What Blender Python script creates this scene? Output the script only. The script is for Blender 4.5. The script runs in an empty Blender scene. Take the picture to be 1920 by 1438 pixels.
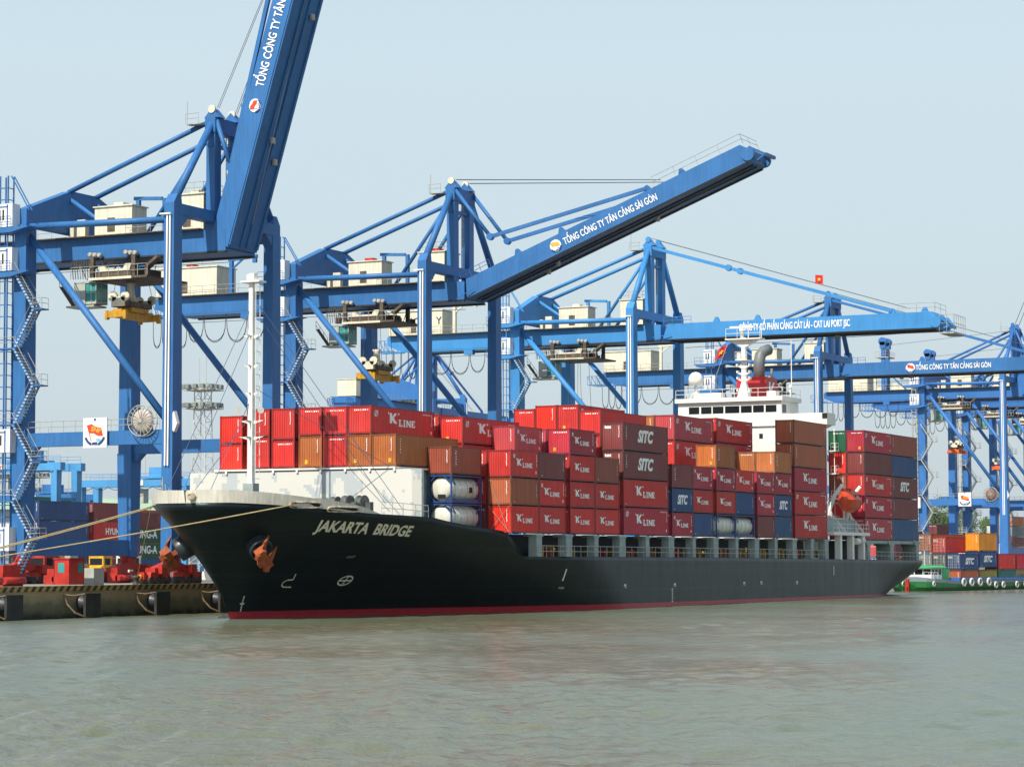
import bpy, math, random
from mathutils import Vector, Matrix
random.seed(7)
scene = bpy.context.scene
COL = scene.collection
R = math.radians

# ---------------------------------------------------------------- camera
cam_d = bpy.data.cameras.new("camera"); cam = bpy.data.objects.new("camera", cam_d); COL.objects.link(cam)
scene.camera = cam
YAW, PIT, ROLL, FPX = 0.4476, 0.0709, 0.0032, 4657.5
fw = Vector((math.cos(YAW)*math.cos(PIT), math.sin(YAW)*math.cos(PIT), math.sin(PIT)))
rt = Vector((math.sin(YAW), -math.cos(YAW), 0)); up = rt.cross(fw)
r2 = rt*math.cos(ROLL) - up*math.sin(ROLL); u2 = up*math.cos(ROLL) + rt*math.sin(ROLL)
cam.matrix_world = Matrix(((r2.x, u2.x, -fw.x, -207.72), (r2.y, u2.y, -fw.y, -99.84), (r2.z, u2.z, -fw.z, 4.93), (0, 0, 0, 1)))
cam_d.sensor_fit = 'HORIZONTAL'; cam_d.sensor_width = 36; cam_d.lens = 36*FPX/1920
cam_d.clip_start = 1; cam_d.clip_end = 20000

# ---------------------------------------------------------------- light
SUN = Vector((-0.67, 0.08, 0.73)).normalized()
elev = math.asin(SUN.z); azim = math.atan2(SUN.x, SUN.y)
world = bpy.data.worlds.new("World"); scene.world = world; world.use_nodes = True
nt = world.node_tree; bg = nt.nodes['Background']
sky = nt.nodes.new('ShaderNodeTexSky'); sky.sky_type = 'NISHITA'; sky.sun_disc = False
sky.sun_elevation = elev; sky.sun_rotation = azim
sky.air_density = 1.0; sky.dust_density = 4.0; sky.ozone_density = 1.0
# hazy air: the physical sky is veiled by an even pale haze, a little duller at the horizon
tcw = nt.nodes.new('ShaderNodeTexCoord'); spw = nt.nodes.new('ShaderNodeSeparateXYZ'); nt.links.new(tcw.outputs['Generated'], spw.inputs[0])
rmp = nt.nodes.new('ShaderNodeValToRGB'); nt.links.new(spw.outputs[2], rmp.inputs[0]); el_ = rmp.color_ramp.elements
el_[0].position = 0.0; el_[0].color = (0.44,0.505,0.535,1); el_[1].position = 0.2; el_[1].color = (0.455,0.555,0.605,1)
e3 = el_.new(1.0); e3.color = (0.15,0.24,0.42,1)
sc1 = nt.nodes.new('ShaderNodeVectorMath'); sc1.operation = 'SCALE'; sc1.inputs['Scale'].default_value = 1.0/0.1; nt.links.new(rmp.outputs[0], sc1.inputs[0])
mxw = nt.nodes.new('ShaderNodeMixRGB'); mxw.inputs[0].default_value = 0.88
nt.links.new(sky.outputs[0], mxw.inputs[1]); nt.links.new(sc1.outputs[0], mxw.inputs[2])
nt.links.new(mxw.outputs[0], bg.inputs[0]); bg.inputs[1].default_value = 0.1
sl = bpy.data.lights.new("sun", 'SUN'); sl.energy = 4.0; sl.angle = R(0.5); sl.color = (1.0, 0.93, 0.82)
so = bpy.data.objects.new("sun", sl); COL.objects.link(so); so.rotation_euler = SUN.to_track_quat('Z', 'Y').to_euler()
so.location = (-300, 0, 300)
scene.view_settings.view_transform = 'Standard'; scene.view_settings.look = 'None'
scene.view_settings.exposure = 0.55; scene.view_settings.gamma = 1; scene.view_settings.use_curve_mapping = False

# ---------------------------------------------------------------- materials
def lin(h):
    h = h.lstrip('#'); o = []
    for i in (0, 2, 4):
        c = int(h[i:i+2], 16)/255; o.append(c/12.92 if c <= 0.04045 else ((c+0.055)/1.055)**2.4)
    return tuple(o)+(1.0,)
MATS = {}
def paint(name, hexc, rough=0.5, var=0.25, scale=0.6, rust=0.0, rustcol='#5a3018', spec=0.5, metal=0.0, streak=0.3, bump=0.0, perobj=0.0, fade=0.0):
    if name in MATS: return MATS[name]
    m = bpy.data.materials.new(name); m.use_nodes = True; MATS[name] = m
    t = m.node_tree; N = t.nodes; L = t.links; b = N['Principled BSDF']
    b.inputs['Roughness'].default_value = rough; b.inputs['Metallic'].default_value = metal
    b.inputs['Specular IOR Level'].default_value = spec
    c = lin(hexc)
    tc = N.new('ShaderNodeTexCoord'); oi = N.new('ShaderNodeObjectInfo')
    ad = N.new('ShaderNodeVectorMath'); ad.operation = 'ADD'
    mu = N.new('ShaderNodeMath'); mu.operation = 'MULTIPLY'; mu.inputs[1].default_value = 97.0
    L.new(oi.outputs['Random'], mu.inputs[0]); L.new(tc.outputs['Object'], ad.inputs[0]); L.new(mu.outputs[0], ad.inputs[1])
    n1 = N.new('ShaderNodeTexNoise'); n1.inputs['Scale'].default_value = scale; n1.inputs['Detail'].default_value = 5
    L.new(ad.outputs[0], n1.inputs['Vector'])
    mp = N.new('ShaderNodeMapping'); mp.inputs['Scale'].default_value = (2.2, 2.2, 0.18)
    L.new(ad.outputs[0], mp.inputs['Vector'])
    n2 = N.new('ShaderNodeTexNoise'); n2.inputs['Scale'].default_value = 1.6; n2.inputs['Detail'].default_value = 3
    L.new(mp.outputs[0], n2.inputs['Vector'])
    mr = N.new('ShaderNodeMapRange'); mr.inputs['From Min'].default_value = 0.3; mr.inputs['From Max'].default_value = 0.7
    mr.inputs['To Min'].default_value = 1-var; mr.inputs['To Max'].default_value = 1+var*0.6
    L.new(n1.outputs[0], mr.inputs['Value'])
    mr2 = N.new('ShaderNodeMapRange'); mr2.inputs['From Min'].default_value = 0.3; mr2.inputs['From Max'].default_value = 0.7
    mr2.inputs['To Min'].default_value = 1-streak*0.6; mr2.inputs['To Max'].default_value = 1+streak*0.25
    L.new(n2.outputs[0], mr2.inputs['Value'])
    pm = N.new('ShaderNodeMath'); pm.operation = 'MULTIPLY'; L.new(mr.outputs[0], pm.inputs[0]); L.new(mr2.outputs[0], pm.inputs[1])
    fac = pm
    if perobj:
        mr3 = N.new('ShaderNodeMapRange'); mr3.inputs['To Min'].default_value = 1-perobj; mr3.inputs['To Max'].default_value = 1+perobj
        L.new(oi.outputs['Random'], mr3.inputs['Value'])
        fac = N.new('ShaderNodeMath'); fac.operation = 'MULTIPLY'; L.new(pm.outputs[0], fac.inputs[0]); L.new(mr3.outputs[0], fac.inputs[1])
    vm = N.new('ShaderNodeVectorMath'); vm.operation = 'SCALE'; vm.inputs[0].default_value = c[:3]
    L.new(fac.outputs[0], vm.inputs['Scale']); out = vm.outputs[0]
    if fade > 0:
        n4 = N.new('ShaderNodeTexNoise'); n4.inputs['Scale'].default_value = 0.35; n4.inputs['Detail'].default_value = 4; L.new(ad.outputs[0], n4.inputs['Vector'])
        fr = N.new('ShaderNodeMapRange'); fr.inputs['From Min'].default_value = 0.45; fr.inputs['From Max'].default_value = 0.75; fr.inputs['To Max'].default_value = fade; L.new(n4.outputs[0], fr.inputs['Value'])
        fx = N.new('ShaderNodeMixRGB'); fx.inputs[2].default_value = tuple(0.62*x+0.38*0.32 for x in c[:3])+(1,); L.new(fr.outputs[0], fx.inputs[0]); L.new(out, fx.inputs[1]); out = fx.outputs[0]
    if rust > 0:
        n3 = N.new('ShaderNodeTexNoise'); n3.inputs['Scale'].default_value = 1.3; n3.inputs['Detail'].default_value = 8; n3.inputs['Roughness'].default_value = 0.65
        L.new(ad.outputs[0], n3.inputs['Vector'])
        rr = N.new('ShaderNodeMapRange'); rr.inputs['From Min'].default_value = 0.72-rust*0.35; rr.inputs['From Max'].default_value = 0.8-rust*0.3
        L.new(n3.outputs[0], rr.inputs['Value'])
        mx = N.new('ShaderNodeMixRGB'); mx.inputs[2].default_value = lin(rustcol)
        L.new(rr.outputs[0], mx.inputs[0]); L.new(out, mx.inputs[1]); out = mx.outputs[0]
    L.new(out, b.inputs['Base Color'])
    rv = N.new('ShaderNodeMapRange'); rv.inputs['To Min'].default_value = max(0.05, rough-0.12); rv.inputs['To Max'].default_value = min(1, rough+0.15)
    L.new(n1.outputs[0], rv.inputs['Value']); L.new(rv.outputs[0], b.inputs['Roughness'])
    if bump:
        bp = N.new('ShaderNodeBump'); bp.inputs['Strength'].default_value = bump; bp.inputs['Distance'].default_value = 0.05
        L.new(n1.outputs[0], bp.inputs['Height']); L.new(bp.outputs[0], b.inputs['Normal'])
    return m

# ---------------------------------------------------------------- mesh helpers
class MB:
    def __init__(s): s.v = []; s.f = []; s.sm = []
    def poly(s, pts, smooth=False):
        n = len(s.v); s.v += [tuple(p) for p in pts]; s.f.append(tuple(range(n, n+len(pts)))); s.sm.append(smooth); return s
    def box(s, x0, y0, z0, x1, y1, z1):
        n = len(s.v); s.v += [(x0,y0,z0),(x1,y0,z0),(x1,y1,z0),(x0,y1,z0),(x0,y0,z1),(x1,y0,z1),(x1,y1,z1),(x0,y1,z1)]
        for q in ((0,3,2,1),(4,5,6,7),(0,1,5,4),(1,2,6,5),(2,3,7,6),(3,0,4,7)):
            s.f.append(tuple(n+i for i in q)); s.sm.append(False)
        return s
    def bar(s, p, q, w, h, up=(0,0,1), w2=None, h2=None):
        p = Vector(p); q = Vector(q); d = (q-p).normalized(); up = Vector(up)
        if abs(d.dot(up)) > 0.99: up = Vector((0,1,0)) if abs(d.y) < 0.9 else Vector((1,0,0))
        a = d.cross(up).normalized(); b = a.cross(d)
        w2 = w if w2 is None else w2; h2 = h if h2 is None else h2
        n = len(s.v)
        for c, ww, hh in ((p, w, h), (q, w2, h2)):
            for i, j in ((-1,-1),(1,-1),(1,1),(-1,1)): s.v.append(tuple(c+a*(i*ww/2)+b*(j*hh/2)))
        for f in ((0,3,2,1),(4,5,6,7),(0,1,5,4),(1,2,6,5),(2,3,7,6),(3,0,4,7)):
            s.f.append(tuple(n+i for i in f)); s.sm.append(False)
        return s
    def tube(s, p, q, r, n=8, r2=None):
        return s.path([p, q], r, n, r2)
    def path(s, pts, r, n=6, r2=None):
        pts = [Vector(p) for p in pts]; k0 = len(s.v); r2 = r if r2 is None else r2
        ref = None
        for i, p in enumerate(pts):
            d = (pts[min(i+1, len(pts)-1)]-pts[max(i-1, 0)]).normalized()
            if ref is None: ref = Vector((0,0,1)) if abs(d.z) < 0.9 else Vector((0,1,0))
            a = d.cross(ref)
            if a.length < 1e-3: a = d.cross(Vector((1,0,0)))
            a.normalize(); b = a.cross(d); rr = r+(r2-r)*i/max(1, len(pts)-1)
            for j in range(n):
                t = 2*math.pi*j/n; s.v.append(tuple(p+a*(rr*math.cos(t))+b*(rr*math.sin(t))))
        for i in range(len(pts)-1):
            for j in range(n):
                a0 = k0+i*n+j; a1 = k0+i*n+(j+1) % n
                s.f.append((a0, a0+n, a1+n, a1)); s.sm.append(n > 5)
        s.f.append(tuple(k0+j for j in range(n))); s.sm.append(False)
        s.f.append(tuple(k0+(len(pts)-1)*n+n-1-j for j in range(n))); s.sm.append(False)
        return s
    def lathe(s, o, axis, prof, n=16):
        o = Vector(o); d = Vector(axis).normalized(); ref = Vector((0,0,1)) if abs(d.z) < 0.9 else Vector((1,0,0))
        a = d.cross(ref).normalized(); b = a.cross(d); k0 = len(s.v)
        for t, r in prof:
            for j in range(n):
                an = 2*math.pi*j/n; s.v.append(tuple(o+d*t+a*(r*math.cos(an))+b*(r*math.sin(an))))
        for i in range(len(prof)-1):
            for j in range(n):
                a0 = k0+i*n+j; a1 = k0+i*n+(j+1) % n
                s.f.append((a0, a1, a1+n, a0+n)); s.sm.append(True)
        s.f.append(tuple(k0+n-1-j for j in range(n))); s.sm.append(False)
        s.f.append(tuple(k0+(len(prof)-1)*n+j for j in range(n))); s.sm.append(False)
        return s
    def prism(s, pts, vec):
        pts = [Vector(p) for p in pts]; v = Vector(vec); n = len(pts); k = len(s.v)
        s.v += [tuple(p) for p in pts]+[tuple(p+v) for p in pts]
        s.f.append(tuple(range(k, k+n))); s.f.append(tuple(range(k+2*n-1, k+n-1, -1))); s.sm += [False, False]
        for i in range(n):
            j = (i+1) % n; s.f.append((k+i, k+n+i, k+n+j, k+j)); s.sm.append(False)
        return s
    def rail(s, pts, h=1.1, step=1.5, r=0.03, up=(0,0,1)):
        up = Vector(up); pts = [Vector(p) for p in pts]
        for a, b in zip(pts, pts[1:]):
            n = max(1, int((b-a).length/step))
            for i in range(n+1):
                p = a+(b-a)*(i/n); s.tube(p, p+up*h, r, 4)
            for k in (0.5, 1.0): s.tube(a+up*(h*k), b+up*(h*k), r, 4)
        return s
    def mesh(s, name, mat, off=(0,0,0)):
        me = bpy.data.meshes.new(name); ox, oy, oz = off
        me.from_pydata([(x-ox, y-oy, z-oz) for x, y, z in s.v], [], s.f)
        me.polygons.foreach_set('use_smooth', s.sm); me.update()
        bmfix(me)
        if mat: me.materials.append(mat)
        return me
    def build(s, name, mat, parent=None, loc=None, local=False):
        off = loc if loc else (0,0,0)
        if parent is not None and not local:
            off = Vector(); p = parent
            while p: off += p.location; p = p.parent
        me = s.mesh(name, mat, tuple(off))
        return link(name, me, parent, loc)
import bmesh
def bmfix(me):
    bm = bmesh.new(); bm.from_mesh(me); bmesh.ops.recalc_face_normals(bm, faces=bm.faces); bm.to_mesh(me); bm.free()
def link(name, me, parent=None, loc=None):
    o = bpy.data.objects.new(name, me); COL.objects.link(o)
    if parent is not None: o.parent = parent
    if loc: o.location = loc
    return o
def tag(o, label, cat, group=None, kind=None):
    if label: o['label'] = label
    if cat: o['category'] = cat
    if group: o['group'] = group
    if kind: o['kind'] = kind
    return o
def thing(name, label, cat, loc, group=None, rz=0):
    o = bpy.data.objects.new(name, None); COL.objects.link(o); o.location = loc; o.rotation_euler = (0,0,rz)
    o.empty_display_size = 0.5
    return tag(o, label, cat, group)
def struct(name, mb, mat):
    o = mb.build(name, mat); o['kind'] = 'structure'; return o

# ---------------------------------------------------------------- lettering
_txt = {}
def text_geo(body, bold=0.0, shear=0.0, spacing=1.0):
    key = (body, bold, shear, spacing)
    if key not in _txt:
        cu = bpy.data.curves.new('lettering', 'FONT'); cu.body = body; cu.size = 1; cu.offset = bold; cu.shear = shear
        cu.space_character = spacing; cu.resolution_u = 3
        o = bpy.data.objects.new('lettering', cu); COL.objects.link(o)
        me = bpy.data.meshes.new_from_object(o.evaluated_get(bpy.context.evaluated_depsgraph_get()))
        vs = [tuple(v.co) for v in me.vertices]; fs = [tuple(p.vertices) for p in me.polygons]
        bpy.data.objects.remove(o); bpy.data.curves.remove(cu); bpy.data.meshes.remove(me)
        x0 = min(v[0] for v in vs); x1 = max(v[0] for v in vs); y0 = min(v[1] for v in vs)
        _txt[key] = ([(v[0]-x0, v[1]) for v in vs], fs, x1-x0)
    return _txt[key]
def text_mb(body, o, xd, yd, size, width=None, bold=0.0, shear=0.0, spacing=1.0, center=False, fn=None, cap=0.72):
    vs, fs, w = text_geo(body, bold, shear, spacing); mb = MB()
    o = Vector(o); xd = Vector(xd); yd = Vector(yd); sy = size/cap; sx = width/w if width else sy
    dx = -w/2 if center else 0
    pts = [fn((x+dx)*sx, y*sy) if fn else tuple(o+xd*((x+dx)*sx)+yd*(y*sy)) for x, y in vs]
    mb.v = pts; mb.f = list(fs); mb.sm = [False]*len(fs)
    return mb
def flat(mb, name, mat, parent, local=False):      # lettering keeps its own facing
    return mb.build(name, mat, parent, local=local)

WHITE = paint('white_lettering', '#f2f0ea', 0.6, 0.05, 2.0, streak=0.1)
# ---------------------------------------------------------------- water, quay, yard ground
def water_mat():
    m = bpy.data.materials.new('river_water'); m.use_nodes = True; t = m.node_tree; N = t.nodes; L = t.links; b = N['Principled BSDF']
    b.inputs['Roughness'].default_value = 0.16; b.inputs['IOR'].default_value = 1.333; b.inputs['Specular IOR Level'].default_value = 0.5
    tc = N.new('ShaderNodeTexCoord')
    big = N.new('ShaderNodeTexNoise'); big.inputs['Scale'].default_value = 0.03; big.inputs['Detail'].default_value = 4
    L.new(tc.outputs['Object'], big.inputs['Vector'])
    cr = N.new('ShaderNodeValToRGB'); cr.color_ramp.elements[0].position = 0.35; cr.color_ramp.elements[1].position = 0.65
    cr.color_ramp.elements[0].color = lin('#6a654b'); cr.color_ramp.elements[1].color = lin('#616c5c')
    L.new(big.outputs[0], cr.inputs[0]); L.new(cr.outputs[0], b.inputs['Base Color'])
    rm = N.new('ShaderNodeMapRange'); rm.inputs['From Min'].default_value = 0.35; rm.inputs['From Max'].default_value = 0.65; rm.inputs['To Min'].default_value = 0.08; rm.inputs['To Max'].default_value = 0.26
    L.new(big.outputs[0], rm.inputs['Value']); L.new(rm.outputs[0], b.inputs['Roughness'])
    prev = None
    for sc, st, dist, det in ((1.3, 0.9, 0.16, 4), (4.5, 0.9, 0.05, 3)):
        mp = N.new('ShaderNodeMapping'); mp.inputs['Rotation'].default_value = (0, 0, 0.9); mp.inputs['Scale'].default_value = (sc, sc*0.9, sc)
        L.new(tc.outputs['Object'], mp.inputs[0])
        n = N.new('ShaderNodeTexNoise'); n.inputs['Scale'].default_value = 1.0; n.inputs['Detail'].default_value = det; n.inputs['Roughness'].default_value = 0.6
        n.inputs['Distortion'].default_value = 0.4
        L.new(mp.outputs[0], n.inputs['Vector'])
        bp = N.new('ShaderNodeBump'); bp.inputs['Strength'].default_value = st; bp.inputs['Distance'].default_value = dist
        L.new(n.outputs[0], bp.inputs['Height'])
        if prev: L.new(prev.outputs[0], bp.inputs['Normal'])
        prev = bp
    L.new(prev.outputs[0], b.inputs['Normal'])
    return m
WM = water_mat()
# the river: one sheet to the horizon, with real wavelets where the eye can resolve them
import numpy as np
def river():
    rng = np.random.default_rng(5); c0 = np.array([-207.7, -99.8]); half = R(24)
    th = np.concatenate([np.linspace(-half, half, 760), np.linspace(half, 2*math.pi-half, 72)[1:-1]])+0.4476
    fine = np.concatenate([np.clip((half-np.abs(np.linspace(-half, half, 760)))/0.05, 0, 1), np.zeros(70)])
    rr = np.concatenate([[0.5, 8, 18, 28], np.geomspace(36, 430, 640), np.geomspace(440, 9000, 40)])
    T, RR = np.meshgrid(th, rr); X = c0[0]+RR*np.cos(T); Y = c0[1]+RR*np.sin(T); Z = np.zeros_like(X)
    step = np.maximum(np.gradient(rr)[:, None]*1.0, 0.05)
    for i in range(70):
        lam = 0.26*1.04**i*(0.9+0.2*rng.random()); d = 0.9+rng.normal(0, 0.85); k = 2*math.pi/lam
        amp = 0.0085*lam**0.75*(0.6+0.8*rng.random())
        w = np.clip((lam/step-2.0)/3.0, 0, 1)
        ph = k*(X*math.cos(d)+Y*math.sin(d))+rng.random()*6.28+0.8*np.sin(0.05*X*rng.normal()+0.05*Y*rng.normal())
        Z += w*amp*(np.sin(ph)+0.25*np.cos(2*ph))
    gust = 0.72+0.4*np.sin(0.045*X+0.8*np.sin(0.03*Y))*np.sin(0.06*Y+1.1+0.7*np.sin(0.04*X))
    Z *= fine[None, :]*gust*np.clip((520-RR)/250, 0, 1)
    nr_, nt_ = X.shape; co = np.stack([X, Y, Z], -1).reshape(-1, 3)
    i, j = np.meshgrid(np.arange(nr_-1), np.arange(nt_), indexing='ij'); j2 = (j+1) % nt_
    q = np.stack([i*nt_+j, (i+1)*nt_+j, (i+1)*nt_+j2, i*nt_+j2], -1).reshape(-1, 4)
    me = bpy.data.meshes.new('water'); me.vertices.add(len(co)); me.vertices.foreach_set('co', co.ravel().astype(np.float32))
    me.loops.add(q.size); me.loops.foreach_set('vertex_index', q.ravel().astype(np.int32)); me.polygons.add(len(q))
    me.polygons.foreach_set('loop_start', np.arange(0, q.size, 4, dtype=np.int32)); me.polygons.foreach_set('use_smooth', np.ones(len(q), bool))
    me.update(calc_edges=True); me.validate(); me.materials.append(WM)
    o = link('water', me); o['kind'] = 'structure'
river()

def quay_mat():
    m = bpy.data.materials.new('quay_concrete'); m.use_nodes = True; t = m.node_tree; N = t.nodes; L = t.links; b = N['Principled BSDF']
    b.inputs['Roughness'].default_value = 0.85
    ge = N.new('ShaderNodeNewGeometry'); sp = N.new('ShaderNodeSeparateXYZ'); L.new(ge.outputs['Position'], sp.inputs[0])
    n = N.new('ShaderNodeTexNoise'); n.inputs['Scale'].default_value = 0.9; n.inputs['Detail'].default_value = 7; L.new(ge.outputs['Position'], n.inputs['Vector'])
    ad = N.new('ShaderNodeMath'); ad.operation = 'MULTIPLY_ADD'; ad.inputs[1].default_value = 1.3; L.new(n.outputs[0], ad.inputs[0]); L.new(sp.outputs[2], ad.inputs[2])
    cr = N.new('ShaderNodeValToRGB'); e = cr.color_ramp.elements
    e[0].position = 0.18; e[0].color = lin('#252720'); e[1].position = 0.3; e[1].color = lin('#5c5b45')
    for p, c in ((0.48, '#6f6b52'), (0.6, '#9a8766'), (0.9, '#b39c7a')):
        x = e.new(p); x.color = lin(c)
    dv = N.new('ShaderNodeMath'); dv.operation = 'DIVIDE'; dv.inputs[1].default_value = 4.0; L.new(ad.outputs[0], dv.inputs[0])
    L.new(dv.outputs[0], cr.inputs[0]); L.new(cr.outputs[0], b.inputs['Base Color'])
    bp = N.new('ShaderNodeBump'); bp.inputs['Strength'].default_value = 0.4; bp.inputs['Distance'].default_value = 0.1
    L.new(n.outputs[0], bp.inputs['Height']); L.new(bp.outputs[0], b.inputs['Normal'])
    return m
YQ = 29.3; ZQ = 2.72
mb = MB(); mb.prism([(-400,YQ,-3),(-400,YQ,ZQ-0.32),(-400,YQ+0.02,ZQ-0.02),(-400,YQ+3.0,ZQ-0.02),(-400,YQ+3.0,-3)], (1700,0,0))
quay = tag(mb.build('quay_wall', quay_mat()), 'stained concrete quay wall with fenders, running behind the moored ship', 'quay wall')
CONC = paint('apron_concrete', '#8d8a80', 0.9, 0.25, 0.15, streak=0.1)
mb = MB(); mb.poly([(-400,YQ+0.05,ZQ),(1300,YQ+0.05,ZQ),(6000,9000,ZQ),(-6000,9000,ZQ),(-6000,YQ+400,ZQ)]); struct('ground', mb, CONC)
# hazard striped kerb along the quay edge
m = bpy.data.materials.new('hazard_stripe'); m.use_nodes = True; t = m.node_tree; N = t.nodes; L = t.links
ge = N.new('ShaderNodeNewGeometry'); sp = N.new('ShaderNodeSeparateXYZ'); L.new(ge.outputs['Position'], sp.inputs[0])
a1 = N.new('ShaderNodeMath'); a1.operation = 'MULTIPLY_ADD'; a1.inputs[1].default_value = -0.9; L.new(sp.outputs[2], a1.inputs[0]); L.new(sp.outputs[0], a1.inputs[2])
a2 = N.new('ShaderNodeMath'); a2.operation = 'MULTIPLY'; a2.inputs[1].default_value = 1/1.0; L.new(a1.outputs[0], a2.inputs[0])
a3 = N.new('ShaderNodeMath'); a3.operation = 'FRACT'; L.new(a2.outputs[0], a3.inputs[0])
a4 = N.new('ShaderNodeMath'); a4.operation = 'GREATER_THAN'; a4.inputs[1].default_value = 0.5; L.new(a3.outputs[0], a4.inputs[0])
nz = N.new('ShaderNodeTexNoise'); nz.inputs['Scale'].default_value = 2.5; nz.inputs['Detail'].default_value = 6; L.new(ge.outputs['Position'], nz.inputs['Vector'])
mx = N.new('ShaderNodeMixRGB'); mx.inputs[1].default_value = lin('#24221e'); mx.inputs[2].default_value = lin('#c9a24a'); L.new(a4.outputs[0], mx.inputs[0])
mr = N.new('ShaderNodeMapRange'); mr.inputs['From Min'].default_value = 0.3; mr.inputs['From Max'].default_value = 0.75; mr.inputs['To Min'].default_value = 0.0; mr.inputs['To Max'].default_value = 0.6
L.new(nz.outputs[0], mr.inputs['Value'])
mx2 = N.new('ShaderNodeMixRGB'); mx2.inputs[2].default_value = lin('#6e6654'); L.new(mr.outputs[0], mx2.inputs[0]); L.new(mx.outputs[0], mx2.inputs[1])
L.new(mx2.outputs[0], N['Principled BSDF'].inputs['Base Color']); N['Principled BSDF'].inputs['Roughness'].default_value = 0.8
mb = MB(); mb.box(-400, YQ-0.06, ZQ-0.36, 1300, YQ+0.5, ZQ+0.1); k = struct('kerb', mb, m)

FEND = paint('fender_panel', '#343633', 0.85, 0.5, 0.9, rust=0.2, rustcol='#4d4636'); FRUB = paint('fender_rubber', '#3b3c3e', 0.45, 0.2, 1.0)
CHAIN = paint('rusty_chain', '#8a7558', 0.8, 0.4, 3.0)
def fender(x, label):
    t = thing('quay_fender', label, 'fender', (x, YQ, 0), 'rubber fenders along the quay wall')
    p = MB(); p.box(x-0.25, YQ-1.35, 0.05, x+2.0, YQ-1.1, 2.15); p.build('fender_panel', FEND, t)
    c = MB(); c.lathe((x+0.9, YQ, 1.3), (0,-1,0), [(0,0.75),(0.2,0.72),(0.7,0.5),(0.95,0.55),(1.1,0.68)], 16); c.build('rubber_cone', FRUB, t)
    h = MB(); pts = [(x-1.6+0.1*i, YQ-0.05-0.15*i, 2.05-0.02*i-0.0*i) for i in range(11)]
    h.path([(x-1.7, YQ-0.05, 2.05), (x-1.0, YQ-0.6, 1.95), (x-0.25, YQ-1.2, 2.1)], 0.07, 5)
    h.path([(x-1.7, YQ-0.05, 2.0), (x-1.5, YQ-0.3, 1.2), (x-1.1, YQ-0.8, 0.5), (x-0.3, YQ-1.2, 0.15)], 0.08, 5)
    h.build('chain', CHAIN, t)
for x, l in ((-38.6, 'dark fender panel at the near end of the quay wall'), (-27.4, 'fender with hanging chain between red cabin and near leg'), (-16.4, 'chained rubber fender below the mooring bollard'), (-5.6, 'chained fender tucked beside the black bow')):
    fender(x, l)
BOLL = paint('bollard_iron', '#3a3734', 0.6, 0.3, 2.0, rust=0.4)
for x, l in ((-16.4, 'dark iron bollard at the quay edge holding the steep rope'), (-41.5, 'iron bollard at the near end of the quay')):
    b = MB(); b.lathe((x, 30.4, ZQ), (0,0,1), [(0,0.42),(0.08,0.42),(0.12,0.28),(0.55,0.25),(0.7,0.42),(0.85,0.4),(0.92,0.2)], 14)
    tag(b.build('bollard', BOLL, loc=(x, 30.4, ZQ)), l, 'bollard', 'bollards on the quay')

# ---------------------------------------------------------------- ship hull
CY = 13.4
def interp(x, pts):
    if x <= pts[0][0]: return pts[0][1]
    for (a, b), (c, d) in zip(pts, pts[1:]):
        if x <= c: return b+(d-b)*(x-a)/(c-a)
    return pts[-1][1]
def xstem(z): return interp(z, [(-3,-25.5),(0,-27.3),(1.6,-28.3),(4,-30.2),(6.6,-32.2),(9.2,-34.0),(11,-35.0)])
def halfb(x, z):
    xs = xstem(z); w = min(max(z/9.2, 0), 1.2)**1.2; Le = max(52*(1-w)+45*w, 38); t = (x-xs)/Le
    if t <= 0: return 0.0
    if t >= 1: g = 1.0
    else: g = max(0, (1-w)*(.5*t+.5*(3*t*t-2*t**3))+w*max(0, 1-(1-t)**2)**.5)
    b = 13.8*g
    if x > 104:
        s = min((x-104)/28.3, 1.0); q = min(max((4.2-z)/4.4, 0), 1.3); b -= 6.0*q**1.2*s**2
    return max(b, 0)
def hull_y(x, z):
    k = zb(x)
    return CY-halfb(x, z) if z <= k else CY-halfb(x, k)-0.12*(z-k)-0.02
ZB = [(-35.2,9.45),(-34.4,9.7),(-33,9.73),(-30,9.56),(-27,9.37),(-24,9.18),(-20,8.95),(-16,8.86),(-12,8.72),(-8,8.24),(-4,7.93),(0,7.62),(2.0,7.42),(2.8,6.6),(3.6,5.95),(4.4,5.5),(5.6,5.28),(60,5.1),(132.3,4.7)]
ZT = [(-35.5,10.6),(-34,10.8),(-32,10.71),(-30,10.51),(-27,10.2),(-24,9.92),(-21.6,9.6),(-20,9.2),(-19,8.93)]
def zb(x): return interp(x, ZB)
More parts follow.
